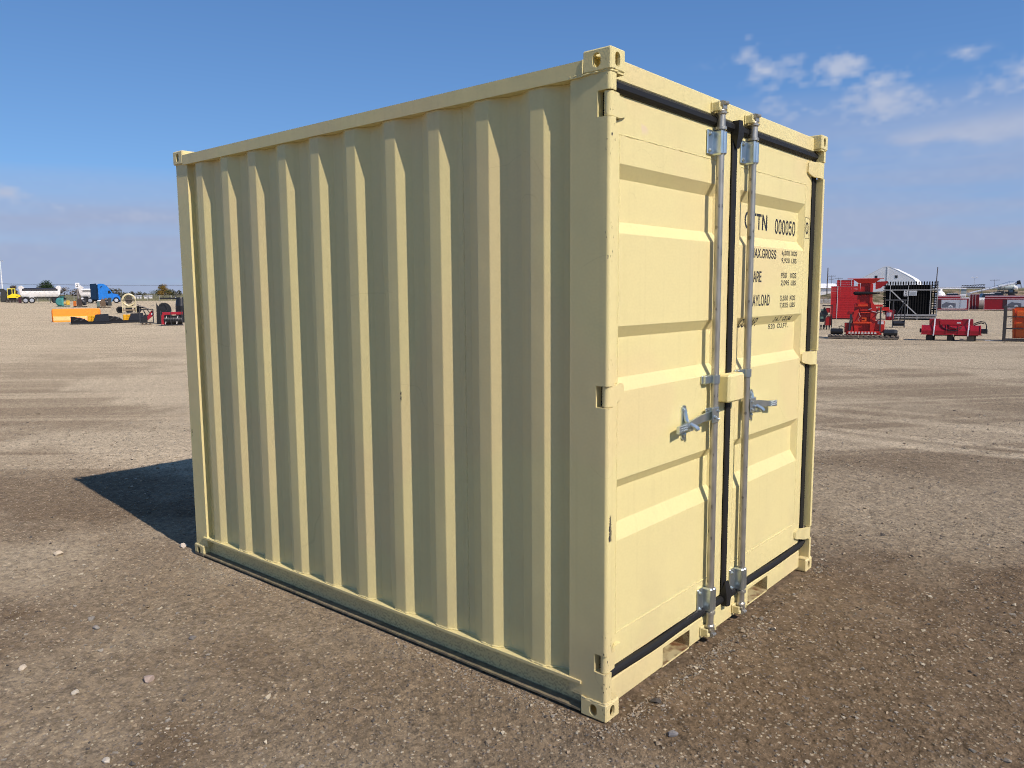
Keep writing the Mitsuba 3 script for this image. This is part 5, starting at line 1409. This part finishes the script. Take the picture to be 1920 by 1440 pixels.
def car(label, a, b, col, turn, group=None):
    t = Thing('parked_car', label, 'car', a, b, .74, turn)
    t.put('body', [hull([(x, y, z) for x, z in ((-2.2, .35), (2.2, .35), (2.25, .75), (-2.25, .8), (-2.1, .95), (2.0, .85)) for y in (-.85, .85)])], col, smooth=20)
    t.put('cabin', hull([(-1.5, -.8, .93), (1.0, -.8, .88), (-1.1, -.65, 1.45), (.4, -.65, 1.45), (-1.5, .8, .93), (1.0, .8, .88), (-1.1, .65, 1.45), (.4, .65, 1.45)]), None, 'window_glass')
    t.put('roof', B(-1.1, .4, -.66, .66, 1.44, 1.50, .02), col)
    for x in (-1.35, 1.35):
        for y in (-.9, .7): wheel(t, x, y, .33, .2, GREY)


car('small white car parked between the two red crates', 47.27, 78.0, (.72, .72, .72), .3)
car('silver car parked under the middle of the auger', 53.9, 87.5, (.42, .43, .45), .1)
car('white car parked beneath the dark platform', 48.55, 86.5, (.72, .72, .72), .0)
t = Thing('water_tank', 'white upright plastic tank right behind the black fence bundle', 'tank', 33.1, 61.0)
t.put('shell', lathe([(0, .42), (.95, .45), (1.15, .36), (1.3, .16), (1.45, .16)], (0, 0, .12), n=18), (.78, .78, .77))
t.put('base', B(-.5, .5, -.5, .5, 0, .12), GREY)
t = Thing('ground_roller', 'rusty drum lying on the dirt between the two red crates', 'drum', 35.87, 60.5)
t.put('drum', lathe([(0, .30), (.05, .36), (.95, .36), (1.0, .30)], (-.5, 0, .36), (1, 0, 0), 16), (.30, .25, .21))
t.put('frame', [bar((-.6, 0, .36), (-.6, -.8, .1), .04, 6), bar((.6, 0, .36), (.6, -.8, .1), .04, 6), bar((-.6, -.8, .1), (.6, -.8, .1), .04, 6)], DKGREY)
t = Thing('tripod_stand', 'pale angled stand with white fittings left of the rusty drum', 'stand', 36.0, 62.0, .5)
t.put('leg', [bar((-1.3, 0, 2.0), (1.2, 0, .5), .06, 6), bar((-1.3, 0, 2.0), (-1.5, 0, 0), .06, 6), bar((-1.2, .5, 1.9), (-.6, .6, 0), .06, 6)], (.5, .5, .48))
t.put('head', B(-1.6, -.6, -.3, .3, 1.9, 2.3, .05), (.7, .7, .68))

# ---- single stones one can pick out on the ground
STONE = ('pinkish grey rounded stone, the largest on the pale dirt at the lower left', 'cream stone lying beside the back left foot of the container', 'cream stone farther left in the dirt, near the edge of the container shadow',
         'grey flat stone on the brown dirt left of the corrugated side', 'small grey stone between the pinkish stone and the grey flat stone', 'whitish pebble at the lower left near the picture edge', 'whitish pebble low on the left, below the pinkish stone',
         'dark angular stone in front of the near corner of the container', 'pale tan pebble at the left edge of the picture', 'dark pebble close to the bottom rail of the container')
for i, (a, b, s, col) in enumerate(((-1.54, 3.14, .030, (.32, .255, .215)), (-2.12, 4.89, .030, (.52, .45, .36)), (-2.83, 4.73, .032, (.52, .44, .32)), (-2.12, 3.78, .022, (.22, .205, .18)), (-2.04, 3.67, .020, (.24, .225, .20)),
                                    (-1.79, 3.03, .018, (.46, .42, .34)), (-1.42, 2.56, .018, (.46, .42, .34)), (.58, 2.7, .022, (.17, .165, .165)), (-2.14, 3.25, .022, (.48, .42, .33)), (-1.51, 3.53, .020, (.19, .175, .155)))):
    rg = np.random.default_rng(80 + i)
    pts = rg.normal(size=(26, 3)); pts /= np.linalg.norm(pts, axis=1, keepdims=True)
    pts *= np.array([1, .8, .62]) * s * rg.uniform(.85, 1.05, (26, 1))
    p = yard(a, b)
    k = thing('stone', STONE[i], 'stone', 'loose stones on the dirt')
    z = float(relief(np.array([p[0]]), np.array([p[1]]))[0])
    dab(k, xf(hull(pts), None, (p[0], p[1], z + s * .3), i * 1.3), col, 'matte', smooth=35, jitter=.2, sc=.05)
